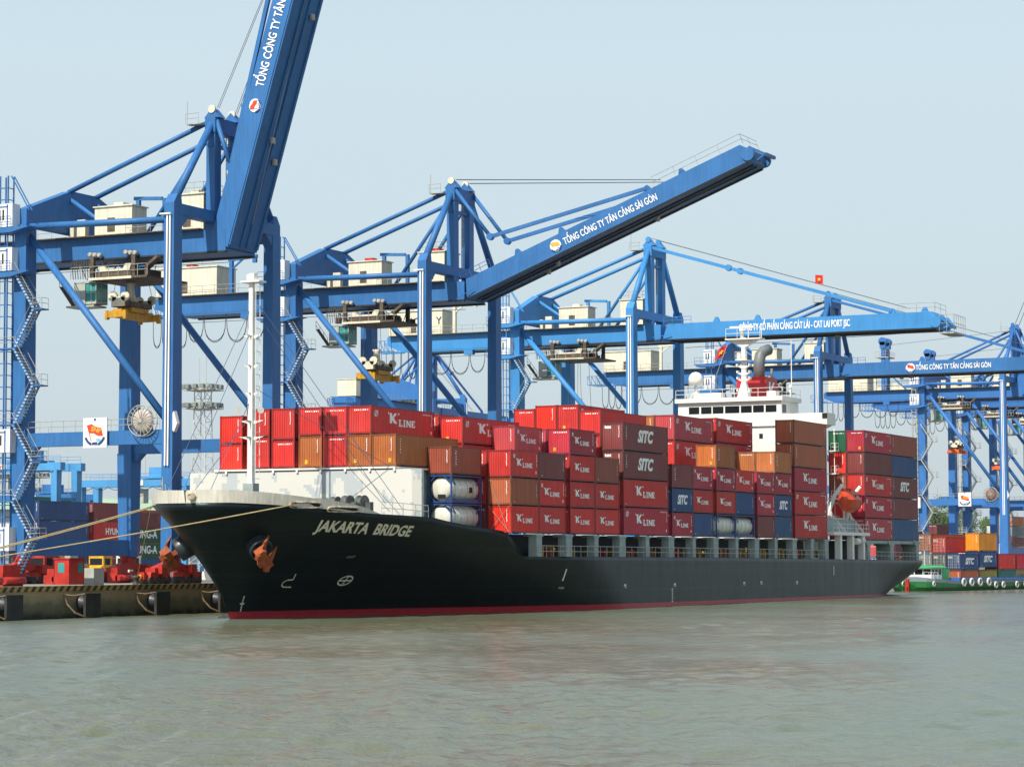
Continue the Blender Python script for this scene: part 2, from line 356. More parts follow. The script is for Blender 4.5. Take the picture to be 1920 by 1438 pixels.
def hull_mat():
    m = bpy.data.materials.new('hull_paint'); m.use_nodes = True; t = m.node_tree; N = t.nodes; L = t.links; b = N['Principled BSDF']
    b.inputs['Roughness'].default_value = 0.33; b.inputs['Specular IOR Level'].default_value = 0.26; b.inputs['Specular Tint'].default_value = (0.6, 0.95, 1.05, 1)
    ge = N.new('ShaderNodeNewGeometry'); sp = N.new('ShaderNodeSeparateXYZ'); L.new(ge.outputs['Position'], sp.inputs[0])
    n1 = N.new('ShaderNodeTexNoise'); n1.inputs['Scale'].default_value = 1.2; n1.inputs['Detail'].default_value = 6; L.new(ge.outputs['Position'], n1.inputs['Vector'])
    # boot topping: red below about 0.55 m, thinner aft
    ed = N.new('ShaderNodeMath'); ed.operation = 'MULTIPLY_ADD'; ed.inputs[1].default_value = 0.0028; L.new(sp.outputs[0], ed.inputs[0]); L.new(sp.outputs[2], ed.inputs[2])
    e2 = N.new('ShaderNodeMath'); e2.operation = 'MULTIPLY_ADD'; e2.inputs[1].default_value = 0.12; L.new(n1.outputs[0], e2.inputs[0]); L.new(ed.outputs[0], e2.inputs[2])
    lt = N.new('ShaderNodeMapRange'); lt.inputs['From Min'].default_value = 0.60; lt.inputs['From Max'].default_value = 0.63; L.new(e2.outputs[0], lt.inputs['Value'])
    mp = N.new('ShaderNodeMapping'); mp.inputs['Scale'].default_value = (0.5, 0.5, 0.06); L.new(ge.outputs['Position'], mp.inputs[0])
    n2 = N.new('ShaderNodeTexNoise'); n2.inputs['Scale'].default_value = 1.5; n2.inputs['Detail'].default_value = 5; L.new(mp.outputs[0], n2.inputs['Vector'])
    cr = N.new('ShaderNodeValToRGB'); cr.color_ramp.elements[0].position = 0.3; cr.color_ramp.elements[1].position = 0.72
    cr.color_ramp.elements[0].color = lin('#040708'); cr.color_ramp.elements[1].color = lin('#0a1012'); L.new(n2.outputs[0], cr.inputs[0])
    mp3 = N.new('ShaderNodeMapping'); mp3.inputs['Scale'].default_value = (0.03, 0.03, 1.4); L.new(ge.outputs['Position'], mp3.inputs[0])
    n3 = N.new('ShaderNodeTexNoise'); n3.inputs['Scale'].default_value = 1.0; n3.inputs['Detail'].default_value = 6; L.new(mp3.outputs[0], n3.inputs['Vector'])
    mr = N.new('ShaderNodeMapRange'); mr.inputs['From Min'].default_value = 0.52; mr.inputs['From Max'].default_value = 0.75; mr.inputs['To Max'].default_value = 0.35; L.new(n3.outputs[0], mr.inputs['Value'])
    sc = N.new('ShaderNodeMixRGB'); sc.inputs[2].default_value = lin('#2a3335'); L.new(mr.outputs[0], sc.inputs[0]); L.new(cr.outputs[0], sc.inputs[1])
    cx_ = N.new('ShaderNodeCombineXYZ'); L.new(sp.outputs[0], cx_.inputs[0]); L.new(sp.outputs[2], cx_.inputs[1])
    bk = N.new('ShaderNodeTexBrick'); bk.inputs['Scale'].default_value = 1.0; bk.inputs['Mortar Size'].default_value = 0.025; bk.inputs['Mortar Smooth'].default_value = 0.6; bk.inputs['Brick Width'].default_value = 8.5; bk.inputs['Row Height'].default_value = 1.9
    L.new(cx_.outputs[0], bk.inputs['Vector'])
    mpr = N.new('ShaderNodeMapping'); mpr.inputs['Scale'].default_value = (1.1, 1.1, 0.10); L.new(ge.outputs['Position'], mpr.inputs[0])
    nr = N.new('ShaderNodeTexNoise'); nr.inputs['Scale'].default_value = 1.0; nr.inputs['Detail'].default_value = 7; nr.inputs['Roughness'].default_value = 0.7; L.new(mpr.outputs[0], nr.inputs['Vector'])
    rr = N.new('ShaderNodeMapRange'); rr.inputs['From Min'].default_value = 0.66; rr.inputs['From Max'].default_value = 0.78; rr.inputs['To Max'].default_value = 0.55; L.new(nr.outputs[0], rr.inputs['Value'])
    rs = N.new('ShaderNodeMixRGB'); rs.inputs[2].default_value = lin('#4a3020'); L.new(rr.outputs[0], rs.inputs[0]); L.new(sc.outputs[0], rs.inputs[1])
    sf = N.new('ShaderNodeMath'); sf.operation = 'MULTIPLY'; sf.inputs[1].default_value = 0.5; L.new(bk.outputs['Fac'], sf.inputs[0])
    sm = N.new('ShaderNodeMixRGB'); sm.inputs[2].default_value = lin('#303a3b'); L.new(sf.outputs[0], sm.inputs[0]); L.new(rs.outputs[0], sm.inputs[1]); sc = sm
    rd = N.new('ShaderNodeMixRGB'); rd.inputs[1].default_value = lin('#97222c'); rd.inputs[2].default_value = lin('#bf343c'); L.new(n1.outputs[0], rd.inputs[0])
    mx = N.new('ShaderNodeMixRGB'); L.new(lt.outputs[0], mx.inputs[0]); L.new(rd.outputs[0], mx.inputs[1]); L.new(sc.outputs[0], mx.inputs[2])
    L.new(mx.outputs[0], b.inputs['Base Color'])
    mr4 = N.new('ShaderNodeMapRange'); mr4.inputs['To Min'].default_value = 0.28; mr4.inputs['To Max'].default_value = 0.45; L.new(n2.outputs[0], mr4.inputs['Value']); L.new(mr4.outputs[0], b.inputs['Roughness'])
    bp = N.new('ShaderNodeBump'); bp.inputs['Strength'].default_value = 0.25; bp.inputs['Distance'].default_value = 0.05
    n5 = N.new('ShaderNodeTexNoise'); n5.inputs['Scale'].default_value = 0.45; n5.inputs['Detail'].default_value = 2; L.new(ge.outputs['Position'], n5.inputs['Vector'])
    bp.inputs['Strength'].default_value = 0.5; bp.inputs['Distance'].default_value = 0.08
    L.new(n5.outputs[0], bp.inputs['Height']); L.new(bp.outputs[0], b.inputs['Normal'])
    return m
ship = thing('container_ship', 'black hulled container ship with white bulwark moored along the quay', 'ship', (46, CY, 0))
HM = hull_mat()
TS = [ (i/46)**1.9*0.36 for i in range(46)] + [0.36+(i/40)*0.64 for i in range(41)]
def stations(zf0, zf1, rows, tmax=1.0, xend=132.3):
    grid = []
    for t in TS:
        col = []
        for r in range(rows+1):
            s = r/rows; x = None; z = 5.0
            x = xstem(z)+(xend-xstem(z))*t
            for _ in range(8):
                z = zf0(x)+(zf1(x)-zf0(x))*s; x = xstem(z)+(xend-xstem(z))*t
            col.append((x, z))
        grid.append(col)
    return grid
g = stations(lambda x: -1.5, zb, 16)
mb = MB(); nr = 17; n = len(g)
for side in (-1, 1):
    for col in g:
        for x, z in col: mb.v.append((x, CY+side*halfb(x, z), z))
for sd in range(2):
    o0 = sd*n*nr
    for i in range(n-1):
        for r in range(nr-1):
            a = o0+i*nr+r; mb.f.append((a, a+1, a+nr+1, a+nr)); mb.sm.append(True)
for r in range(nr-1):      # transom
    a = (n-1)*nr+r; b = n*nr+(n-1)*nr+r; mb.f.append((a, a+1, b+1, b)); mb.sm.append(False)
for i in range(n-1):       # decks
    a = i*nr+nr-1; b = n*nr+i*nr+nr-1; mb.f.append((a, b, b+nr, a+nr)); mb.sm.append(False)
hull = mb.build('hull', HM, ship)
BW = paint('bulwark_white', '#c9c5b8', 0.55, 0.15, 0.7, rust=0.12, rustcol='#a5713c', streak=0.35)
# bulwark: a plate of real thickness, flush along the hull and following its flare
mb = MB(); 
def zt(x): return interp(x, ZT)
def bul(side, inner):
    cols = []
    for i in range(61):
        t = (i/60)
        col = []
        for s in (0, 0.33, 0.66, 1.0):
            x = -19.0; z = 9.0
            for _ in range(10):
                z = zb(x)+(zt(x)-zb(x))*s+0.003; xs_ = xstem(z); xs_ = xstem(zb(x)); x = xs_+(-19.0-xs_)*(t**2)
            hb = max(halfb(x, zb(x))+0.12*(z-zb(x))-(0.16 if inner else -0.02), 0)
            col.append((x+(0.2*(1-t) if inner else 0), CY+side*hb, z))
        cols.append(col)
    return cols
for side in (-1, 1):
    A_, B_ = bul(side, False), bul(side, True)
    for C_ in (A_, B_):
        k = len(mb.v)
        for col in C_: mb.v += col
        for i in range(60):
            for r in range(3):
                a = k+i*4+r; mb.f.append((a, a+1, a+5, a+4)); mb.sm.append(True)
    for i in range(60): mb.poly([A_[i][3], A_[i+1][3], B_[i+1][3], B_[i][3]])
    mb.poly([A_[60][0], A_[60][3], B_[60][3], B_[60][0]])
mb.build('bulwark', BW, ship)
# names and marks painted on the plates, following the flare
def on_hull(x, z, d=0.035): return (x, hull_y(x, z)-d, z)
MARK = paint('hull_lettering', '#f0e9d4', 0.6, 0.12, 2.0, streak=0.1)
flat(text_mb('JAKARTA  BRIDGE', (0,0,0), (1,0,0), (0,0,1), 0.9, 11.7, bold=0.03, shear=-0.45, fn=lambda x, y: on_hull(-24.75+x, 7.47-0.036*x+y)), 'lettering', MARK, ship)
def strokes(segs, w, name='painted_mark'):
    mb = MB()
    for pts in segs:
        for (x0, z0), (x1, z1) in zip(pts, pts[1:]):
            L_ = math.hypot(x1-x0, z1-z0); nx, nz = -(z1-z0)/L_*w/2, (x1-x0)/L_*w/2
            k = max(1, int(L_/0.5))
            for i in range(k):
                a = i/k; c = (i+1)/k
                P = [(x0+(x1-x0)*a+nx, z0+(z1-z0)*a+nz), (x0+(x1-x0)*c+nx, z0+(z1-z0)*c+nz), (x0+(x1-x0)*c-nx, z0+(z1-z0)*c-nz), (x0+(x1-x0)*a-nx, z0+(z1-z0)*a-nz)]
                mb.poly([on_hull(*p) for p in P])
    return mb.build(name, MARK, ship)
strokes([[(-22.4,3.8),(-22.2,3.3),(-22.8,3.28),(-23.1,3.1),(-23.05,2.85),(-22.75,2.68),(-21.8,2.66)]], 0.09)
cs = [(-16.1+0.75*math.cos(a*math.pi/10), 3.17+0.4*math.sin(a*math.pi/10)) for a in range(21)]
strokes([cs, [(-16.8,3.17),(-15.4,3.17)], [(-16.1,2.8),(-16.1,3.55)]], 0.12)
flat(text_mb('1117', (0,0,0), (1,0,0), (0,0,1), 0.2, 0.9, shear=0.3, fn=lambda x, y: on_hull(-18.3+x, 5.15+y)), 'lettering', MARK, ship)
strokes([[(-26.3-0.03*i, 0.7+0.15*i), (-26.15-0.03*i, 0.7+0.15*i)] for i in range(9)] + [[(-26.6,1.3),(-26.1,1.3)]], 0.09, 'draft_mark')
for x in (13.05, 92.9): strokes([[(x,2.9),(x,4.05)]], 0.22)
for x, z in ((13.3,2.2),(25.8,2.17),(39.3,2.14),(60.5,2.08),(66.2,2.1),(78.8,2.0)):
    flat(text_mb('TUG' if x != 13.3 else 'F24', (0,0,0), (1,0,0), (0,0,1), 0.22, 0.8, fn=lambda a, b: on_hull(x-0.4+a, z-0.1+b)), 'lettering', MARK, ship)
    if x != 13.3: strokes([[(x-0.25,z+0.2),(x+0.25,z+0.2)]], 0.16)
strokes([[(38.4+0.0*i, 0.5+0.22*i), (38.75, 0.5+0.22*i)] for i in range(7)], 0.1, 'draft_mark')
# plate seam, rubbing line
# fairleads and chocks in the bulwark
CHOCK = paint('fairlead_steel', '#c8b9a0', 0.6, 0.4, 3.0, rust=0.6); DARK = paint('dark_opening', '#1d1a17', 0.9, 0.3, 2.0)
def chock(x, z, w, h, nm='fairlead'):
    t = MB(); pts = []
    for i in range(16):
        a = 2*math.pi*i/16; ca, sa = math.cos(a), math.sin(a)
        px = x+w/2*(abs(ca)**0.5)*(1 if ca >= 0 else -1); pz = z+h/2*(abs(sa)**0.5)*(1 if sa >= 0 else -1)
        pts.append((px, hull_y(px, pz)-0.06, pz))
    t.path(pts+[pts[0]], 0.075, 6); c = t.build(nm, CHOCK, ship)
    d = MB(); d.poly([(p[0], p[1]+0.03, p[2]) for p in pts]); d.build('fairlead_opening', DARK, c)
ck = MB(); ck.lathe((-34.45,12.7,10.25),(-0.8,-0.6,0),[(-0.15,0.24),(0.06,0.34),(0.12,0.3),(0.12,0.2)],16); ck.build('fairlead', CHOCK, ship)
chock(-27.4, 9.58, 2.9, 0.46); chock(-23.5, 9.26, 3.4, 0.4)

# anchors in their bell mouths
ANC = paint('anchor_orange', '#9a4a20', 0.75, 0.3, 2.0, rust=0.3); PIPE = paint('hawse_pipe', '#2c363c', 0.35, 0.3, 1.0)
def anchor_set(side, x0=-28.6, z0=6.3):
    y0 = CY+side*halfb(x0, z0); o = Vector((x0, y0, z0)); out = Vector((-0.45, side*0.72, -0.52)).normalized()
    h = MB(); h.lathe(o-out*1.2, out, [(0,1.05),(2.1,1.02),(2.22,0.98),(2.24,0.86),(2.1,0.8),(1.6,0.5)], 24); hp = h.build('hawse_pipe', PIPE, ship)
    a = MB(); tip = o+out*1.2; dn = Vector((-0.6, side*0.1, -0.76)).normalized(); sdv = dn.cross(out).normalized()
    a.bar(tip-out*0.6, tip+out*0.5, 0.4, 0.4)
    cr_ = tip+out*0.45+dn*0.35
    a.bar(cr_-sdv*0.95, cr_+sdv*0.95, 0.75, 0.85, up=out)
    a.bar(cr_+dn*0.1-out*0.2, cr_+dn*0.85, 0.7, 0.7, up=out, w2=0.45, h2=0.5)
    for q in (-1, 1):
        b0 = cr_+sdv*(0.62*q)
        a.prism([b0-dn*0.2-out*0.18, b0+sdv*(0.34*q)+dn*0.35, b0+sdv*(0.30*q)-dn*1.0+out*0.25, b0+sdv*(0.12*q)-dn*2.25+out*0.55, b0-sdv*(0.16*q)-dn*0.9+out*0.2], out*0.22)
        a.bar(b0+dn*0.25, b0+dn*0.75+sdv*0.3*q, 0.5, 0.45, up=out, w2=0.4, h2=0.3)
    a.build('anchor', ANC, ship)
anchor_set(-1); anchor_set(1)

# breakwater, forward deckhouse wall with patchy touch-up paint
def patch_mat():
    m = bpy.data.materials.new('patched_white_paint'); m.use_nodes = True; t = m.node_tree; N = t.nodes; L = t.links; b = N['Principled BSDF']
    b.inputs['Roughness'].default_value = 0.55
    ge = N.new('ShaderNodeNewGeometry')
    v = N.new('ShaderNodeTexNoise'); v.inputs['Scale'].default_value = 0.55; v.inputs['Detail'].default_value = 2
    sn = N.new('ShaderNodeVectorMath'); sn.operation = 'SNAP'; sn.inputs[1].default_value = (0.28, 0.28, 0.28); L.new(ge.outputs['Position'], sn.inputs[0]); L.new(sn.outputs[0], v.inputs['Vector'])
    c = N.new('ShaderNodeMapRange'); c.inputs['From Min'].default_value = 0.535; c.inputs['From Max'].default_value = 0.54; L.new(v.outputs[0], c.inputs['Value'])
    v2 = N.new('ShaderNodeTexNoise'); v2.inputs['Scale'].default_value = 0.25; v2.inputs['Detail'].default_value = 3; L.new(ge.outputs['Position'], v2.inputs['Vector'])
    mx = N.new('ShaderNodeMixRGB'); mx.inputs[1].default_value = lin('#c3c4be'); mx.inputs[2].default_value = lin('#cfcdc4'); L.new(v2.outputs[0], mx.inputs[0])
    m2 = N.new('ShaderNodeMixRGB'); m2.inputs[2].default_value = lin('#adb4b6'); L.new(c.outputs[0], m2.inputs[0]); L.new(mx.outputs[0], m2.inputs[1])
    L.new(m2.outputs[0], b.inputs['Base Color']); return m
PATCH = patch_mat()
mb = MB(); mb.prism([(-13.6,26.4,8.4),(-13.6,3.2,8.4),(-13.1,2.5,8.4),(-12.7,2.5,8.4),(-12.7,26.4,8.4)], (0,0,4.62)); mb.build('breakwater', PATCH, ship)
SHW = paint('ship_white', '#e4e2da', 0.45, 0.06, 0.6, streak=0.12); SGREY = paint('ship_grey', '#93a09d', 0.55, 0.18, 0.8, rust=0.12, rustcol='#7c5a3c')
mb = MB(); mb.box(-13.75, 4.9, 13.1, -1.1, 23.7, 13.26)
for i in range(8): mb.box(-13.77, 4.8+2.5*i, 12.85, -13.65, 5.0+2.5*i, 13.2)
mb.build('container_ledge', SHW, ship)
mb = MB(); mb.box(-12.6, 5.2, 8.2, -1.0, 23.6, 13.05); mb.box(-7.9, 2.9, 7.3, 1, 24, 7.46); mb.build('forward_hatch', SGREY, ship)
DK = paint('coaming_grey', '#2b343b', 0.8, 0.25, 1.0)
mb = MB(); mb.box(3.5, 3.2, 4.9, 91.9, 23.6, 7.38); mb.box(107.4, 9.5, 4.7, 131.4, 17.5, 7.3); mb.box(107.4,0.3,7.2,131.4,24,7.38); mb.build('hatch_coaming', DK, ship)
# deck stanchions carrying the outer stacks
P_ = 13.265; ZC = 7.41
px = []
for k in range(7):
    px.append((k*P_+12.73, 1.5)); px.append((k*P_+6.1, 0.95))
px = [(5.9,1.2)]+[p for p in px if p[0] > 6.2]
for x, w in px:
    if x > 92: x = 91.2
    mb = MB(); mb.box(x-w/2, -0.1, zb(x)-0.02, x+w/2, 0.75, ZC-0.26); mb.box(x-w/2-0.18, -0.15, ZC-0.26, x+w/2+0.18, 1.2, ZC-0.03)
    mb.build('stanchion', SGREY, ship)
for x, w in ((108.6,1.0),(119.0,1.7),(131.0,1.3)):
    mb = MB(); mb.box(x-w/2, -0.1, zb(x)-0.02, x+w/2, 1.9, ZC-0.7)
    mb.prism([(x-w/2-0.9,-0.12,ZC-0.03),(x+w/2+0.9,-0.12,ZC-0.03),(x+w/2+0.9,-0.12,ZC-0.3),(x+w/2,-0.12,ZC-0.75),(x-w/2,-0.12,ZC-0.75),(x-w/2-0.9,-0.12,ZC-0.3)], (0,2.2,0))
    mb.build('stanchion', SGREY, ship)
mb = MB(); mb.box(108.6, 0, ZC-0.45, 131.5, 0.7, ZC-0.05); mb.build('side_girder', SGREY, ship)
RAILW = paint('rail_grey', '#b9bab2', 0.6, 0.2, 2.0)
mb = MB(); mb.rail([(5.6,-0.25,5.24),(60,-0.25,5.08),(91,-0.25,4.95)], 1.05, 1.6, 0.028); mb.rail([(107,-0.25,4.85),(131.8,-0.25,4.72)], 1.05, 1.6, 0.03)
mb.rail([(-18.8,3.4,8.95),(-16,2.8,8.86),(-12.4,2.2,8.7)], 1.05, 1.4, 0.03); mb.rail([(-31.5,17.5,10.7),(-28.5,19.6,10.5),(-24.5,21.5,10.2)], 1.3, 1.6, 0.03)
mb.build('railing', RAILW, ship)
LASH = paint('lashing_gear', '#a8842e', 0.7, 0.4, 2.0, rust=0.3)
for k in range(7):
    rnd = random.Random(k)
    for h in range(2):
        x0 = k*P_+0.9+6.4*h
        if x0 < 6: continue
        for i in range(rnd.randint(4, 8)):
            x = x0+rnd.random()*4.6+0.3; w = rnd.choice((0.12,0.2,0.35)); MB().box(x, 1.0+rnd.random(), 5.1, x+w, 2.4, 5.1+rnd.uniform(0.6,1.25)).build('lashing_gear', LASH, ship)
GREYB = paint('deck_locker', '#5c6a70', 0.7, 0.3, 1.0)
REDF = paint('fire_red', '#a02822', 0.6, 0.2, 1.0)
for x in (11, 24.2, 31.5, 44, 57.5, 71, 84): MB().box(x, 1.2, 5.1, x+0.8, 2.0, 6.0).build('fire_locker', REDF, ship)
# foremast with star shaped light platforms
mb = MB(); MX, MY = -24.0, 13.4
mb.bar((MX,MY,8.9), (MX,MY,11.6), 1.0, 1.0, up=(0,1,0)); fm = mb.build('mast_foot', SGREY, ship)
mb = MB(); mb.bar((MX,MY,11.6), (MX,MY,29.6), 0.5, 0.5, up=(0,1,0), w2=0.36, h2=0.36)
for z, q in ((15.6,1.0),(17.0,1.0),(19.4,0.5),(21.8,0.6),(24.4,0.7)):
    for dx, dy in ((0,1.3),(0,-1.3),(1.1,0),(-1.1,0)):
        mb.prism([(MX-0.02*dy,MY+0.2*dx,z),(MX+dx*q,MY+dy*q,z+0.05),(MX+0.1*dx,MY+0.1*dy,z-0.3)], (0.06,0.03,0))
for z in range(12, 29): mb.bar((MX-0.35,MY-0.62,z*1.0), (MX+0.35,MY-0.62,z*1.0), 0.05, 0.05)
mb.tube((MX-0.35,MY-0.62,12),(MX-0.35,MY-0.62,29.4),0.035,4); mb.tube((MX+0.35,MY-0.62,12),(MX+0.35,MY-0.62,29.4),0.035,4)
mb.box(MX-0.6,MY-1.1,29.0,MX+0.6,MY+0.8,29.15); mb.box(MX-0.3,MY-0.4,29.15,MX+0.3,MY+0.1,29.8); mb.lathe((MX,MY+0.3,29.15),(0,0,1),[(0,0.22),(0.5,0.22),(0.6,0.1)],8)
for dy in (-1.2, 1.1): mb.lathe((MX-0.3,MY+dy,18.0),(-1,-0.4,-0.4),[(0,0.14),(0.4,0.3)],10)
mb.build('foremast', SHW, ship)
STAY = paint('stay_wire', '#4d5a78', 0.5, 0.1, 1.0)
for p, q in (((MX,MY,27),(-30.5,18.2,10)), ((MX,MY,25),(-29.5,17.2,10)), ((MX,MY,17.5),(-26.5,18.5,9.9)), ((MX,MY,20),(-13.5,5.2,13.1)), ((MX,MY,28),(-15.2,3.2,9.3)), ((MX,MY,27),(-14.2,5.5,9.9)), ((MX,MY,19),(-28,15.5,9.9))):
    mb = MB(); mb.tube(p, q, 0.028, 5); mb.build('stay', STAY, ship)
# winches showing over the bulwark
WIN = paint('winch_paint', '#5b6260', 0.6, 0.4, 2.0, rust=0.5)
for x, y, r in ((-20.6,11.4,0.5),(-20.2,10.3,0.5),(-19.0,7.4,0.5),(-18.6,6.4,0.6),(-18.2,5.2,0.6)):
    mb = MB(); mb.lathe((x-0.35,y,10.0),(0.25,1,0),[(0,r),(0.08,r),(0.1,0.35),(0.6,0.35),(0.62,r),(0.7,r)],16); mb.box(x-0.3,y-0.5,8.9,x+0.3,y+0.5,10.0); mb.build('mooring_winch', WIN, ship)

# accommodation
AX0, AX1 = 93.2, 105.6
acc = MB(); acc.box(AX0, 4.5, 4.9, AX1, 22.3, 22.0); acco = acc.build('accommodation', SHW, ship)
mb = MB(); mb.box(AX0-0.02, 8.95, 20.35, AX0+0.1, 9.45, 21.0); mb.build('window', DARK, acco)
mb = MB(); WY0, WY1, WX = 0.25, 26.5, 96.4
mb.box(AX0-0.25, WY0, 21.95, WX, WY1, 22.1); mb.box(AX0-0.25, WY0, 22.1, AX0-0.13, WY1, 23.45); mb.box(WX-0.1,WY0,22.1,WX,WY1,23.3)
mb.box(AX0-0.13,WY0,22.1,WX-0.1,WY0+0.12,23.45); mb.box(AX0-0.13,WY1-0.12,22.1,WX-0.1,WY1,23.45)
for y0, y1 in ((WY0+0.1,4.5),(WY1-0.1,22.3)): mb.prism([(AX0-0.1,y0,21.95),(AX0-0.1,y1,21.95),(AX0-0.1,y1,20.0)],(2.6,0,0))
mb.build('bridge_wing', SHW, ship)
mb = MB(); mb.box(AX0-0.35,WY0-0.05,22.75,AX0-0.25,WY0+0.6,23.4); mb.build('side_light', DARK, ship)
wh = MB(); wh.box(AX0, 6.4, 22.1, 99.8, 20.6, 25.55); wh.box(AX0-0.45, 6.1, 25.2, 100.2, 20.9, 25.75); whe = wh.build('wheelhouse', SHW, ship)
GLS = paint('bridge_glass', '#10151a', 0.08, 0.1, 1.0, streak=0)
for a, b in ((150,315),(345,510),(530,700),(725,950),(975,1145),(1165,1335),(1360,1530)):
    y1 = 20.6-(a/8.35+2)*0.0728-0.05; y0 = 20.6-(b/8.35+2)*0.0728-0.05
    mb = MB(); mb.box(AX0-0.04, y0, 23.75, AX0+0.1, y1, 24.65); mb.build('bridge_window', GLS, whe)
mb = MB(); mb.box(93.6, 6.35, 23.7, 94.9, 6.42, 24.7); mb.build('bridge_window', GLS, whe)
mb = MB(); mb.rail([(AX0-0.3,6.2,25.75),(AX0-0.3,20.8,25.75)],1.1,1.5,0.035); mb.rail([(AX0-0.3,6.2,25.75),(100,6.2,25.75)],1.1,1.5,0.035)
for y0, y1 in ((8,9.2),(15.5,19.3)): mb.box(95.5,y0,25.75,97,y1,26.6)
mb.build('railing', SHW, ship)
RM = MB(); RX, RY = 94.8, 12.0
RM.bar((RX,RY,25.7),(RX,RY,27.6),1.5,1.5,up=(0,1,0),w2=0.65,h2=0.65); RM.bar((RX,RY,27.6),(RX,RY,33.6),0.6,0.6,up=(0,1,0),w2=0.5,h2=0.5)
RM.box(RX-0.9,RY-2.6,33.3,RX+0.9,RY+2.3,33.45); RM.prism([(RX-0.3,RY-2.2,33.3),(RX-0.3,RY+2.2,33.3),(RX-0.3,RY,32.2)],(0.6,0,0))
RM.rail([(RX-0.8,RY-2.5,33.45),(RX-0.8,RY+2.2,33.45)],1.3,1.2,0.035)
RM.lathe((RX,RY+0.3,33.45),(0,0,1),[(0,0.25),(0.9,0.22),(1.0,0.35),(1.3,0.3)],8); RM.box(RX-0.15,RY-1.4,34.9,RX+0.15,RY+1.9,35.1); RM.tube((RX,RY-0.6,33.5),(RX,RY-0.6,35.7),0.05,5); RM.tube((RX,RY-2.4,33.5),(RX,RY-2.4,35.2),0.05,5)
RM.box(RX-0.9,RY-0.7,30.6,RX+0.7,RY+0.9,30.7); RM.rail([(RX-0.9,RY-0.7,30.7),(RX-0.9,RY+0.9,30.7)],1.0,0.8,0.03); RM.box(RX-0.6,RY+0.3,30.7,RX-0.1,RY+0.8,31.6)
for z in (29.9,29.0,28.2,26.6): RM.prism([(RX-0.35,RY-0.85,z),(RX-0.35,RY+0.85,z),(RX-0.35,RY+0.2,z-0.35),(RX-0.35,RY-0.2,z-0.35)],(0.5,0,0)); RM.box(RX-0.5,RY-0.9,z,RX+0.3,RY-0.75,z+0.3); RM.box(RX-0.5,RY+0.75,z,RX+0.3,RY+0.9,z+0.3)
RM.build('radar_mast', SHW, ship)
mb = MB(); mb.lathe((95.5,19.0,27.7),(0,0,1),[(0,0.95),(0.9,0.95),(1.3,0.8),(1.6,0.5),(1.72,0.1)],18); sd_ = mb.build('satellite_dome', SHW, ship)
mb = MB(); mb.tube((95.5,19,25.7),(95.5,19,27.7),0.16,8)
for dx, dy in ((-0.8,-0.8),(0.8,-0.8),(0,1.0)): mb.tube((95.5+dx,19+dy,25.7),(95.5,19,27.3),0.05,5)
mb.build('dome_stand', SHW, ship)
mb = MB(); mb.tube((97.5,6.5,25.7),(97.5,6.5,33.2),0.06,5); mb.lathe((97,6.5,26.9),(0,0,1),[(0,0.16),(0.5,0.16)],8); mb.tube((97,6.5,25.7),(97,6.5,26.9),0.1,6); mb.build('antenna', SHW, ship)
FRED = paint('funnel_red', '#b81f24', 0.45, 0.08, 0.6)
mb = MB(); mb.prism([(100.6,11.1,22.0),(106.6,11.1,22.0),(106.6,11.1,26.2),(104.7,11.1,28.8),(100.6,11.1,28.9)],(0,4.1,0)); fun = mb.build('funnel', FRED, ship)
flat(text_mb('K', (101.6,11.07,25.6), (1,0,0), (0,0,1), 2.7, 2.6, bold=0.03), 'lettering', WHITE, fun)
EXH = paint('exhaust_steel', '#6d7273', 0.5, 0.25, 1.0)
mb = MB(); mb.path([(103.2,13.0,28.6),(103.2,13.0,31.0),(103.4,12.9,31.9),(103.9,12.6,32.5),(104.8,12.2,32.8)],0.75,14); mb.tube((104.2,11.6,28.6),(104.2,11.6,30.2),0.2,8); mb.build('exhaust_pipe', EXH, fun)
# outside stairs of the accommodation, at the ship's side aft of the house
mb = MB()
for i, z in enumerate((9.6,12.9,16.2,19.2)):
    mb.box(105.6,3.3,z-0.12,106.9,4.5,z); mb.rail([(106.85,3.35,z),(106.85,4.4,z)],1.0,0.5,0.03); mb.rail([(105.7,3.35,z),(106.85,3.35,z)],1.0,0.6,0.03); mb.bar((105.9,3.6,z),(106.8,3.9,z+2.9),0.06,0.3)
mb.build('outside_stair', SHW, ship)
# lifeboat platform and davit
mb = MB(); mb.box(92.6,-0.6,7.95,107.6,3.6,8.35)
for x in (95.6,100.6,105.2): mb.box(x,-0.45,4.85,x+0.75,0.3,7.95)
mb.lathe((102.2,-0.2,7.2),(1,0,0),[(0,0.45),(1.6,0.45)],12); mb.lathe((104.6,-0.2,7.3),(1,0,0),[(0,0.4),(1.2,0.4)],12)
lp = mb.build('boat_platform', SHW, ship)
mb = MB(); mb.rail([(92.7,-0.5,8.35),(107.5,-0.5,8.35)],1.05,1.1,0.03); mb.rail([(107.5,-0.5,8.35),(107.5,3.4,8.35)],1.05,1.1,0.03); mb.build('railing', SHW, lp)
mb = MB()
for x in (98.6, 106.2):
    mb.path([(x,2.2,8.3),(x,1.9,11.2),(x,1.2,13.2),(x,0.2,14.4)],0.24,8); mb.bar((x,0.6,8.3),(x,1.9,11.2),0.25,0.3); mb.bar((x,2.4,8.3),(x,2.4,12.4),0.3,0.3); mb.bar((x,-0.2,8.35),(x,1.5,10.4),0.18,0.25)
mb.bar((98.6,2.3,12.2),(106.2,2.3,12.2),0.25,0.25); mb.bar((98.6,2.2,10.2),(106.2,2.2,10.2),0.2,0.2)
mb.build('davit', SHW, ship)
mb = MB(); mb.box(94,0.9,8.36,106.5,1.15,10.0); mb.build('platform_screen', SGREY, ship)
LBO = paint('lifeboat_orange', '#d84a20', 0.4, 0.15, 0.9, streak=0.3)
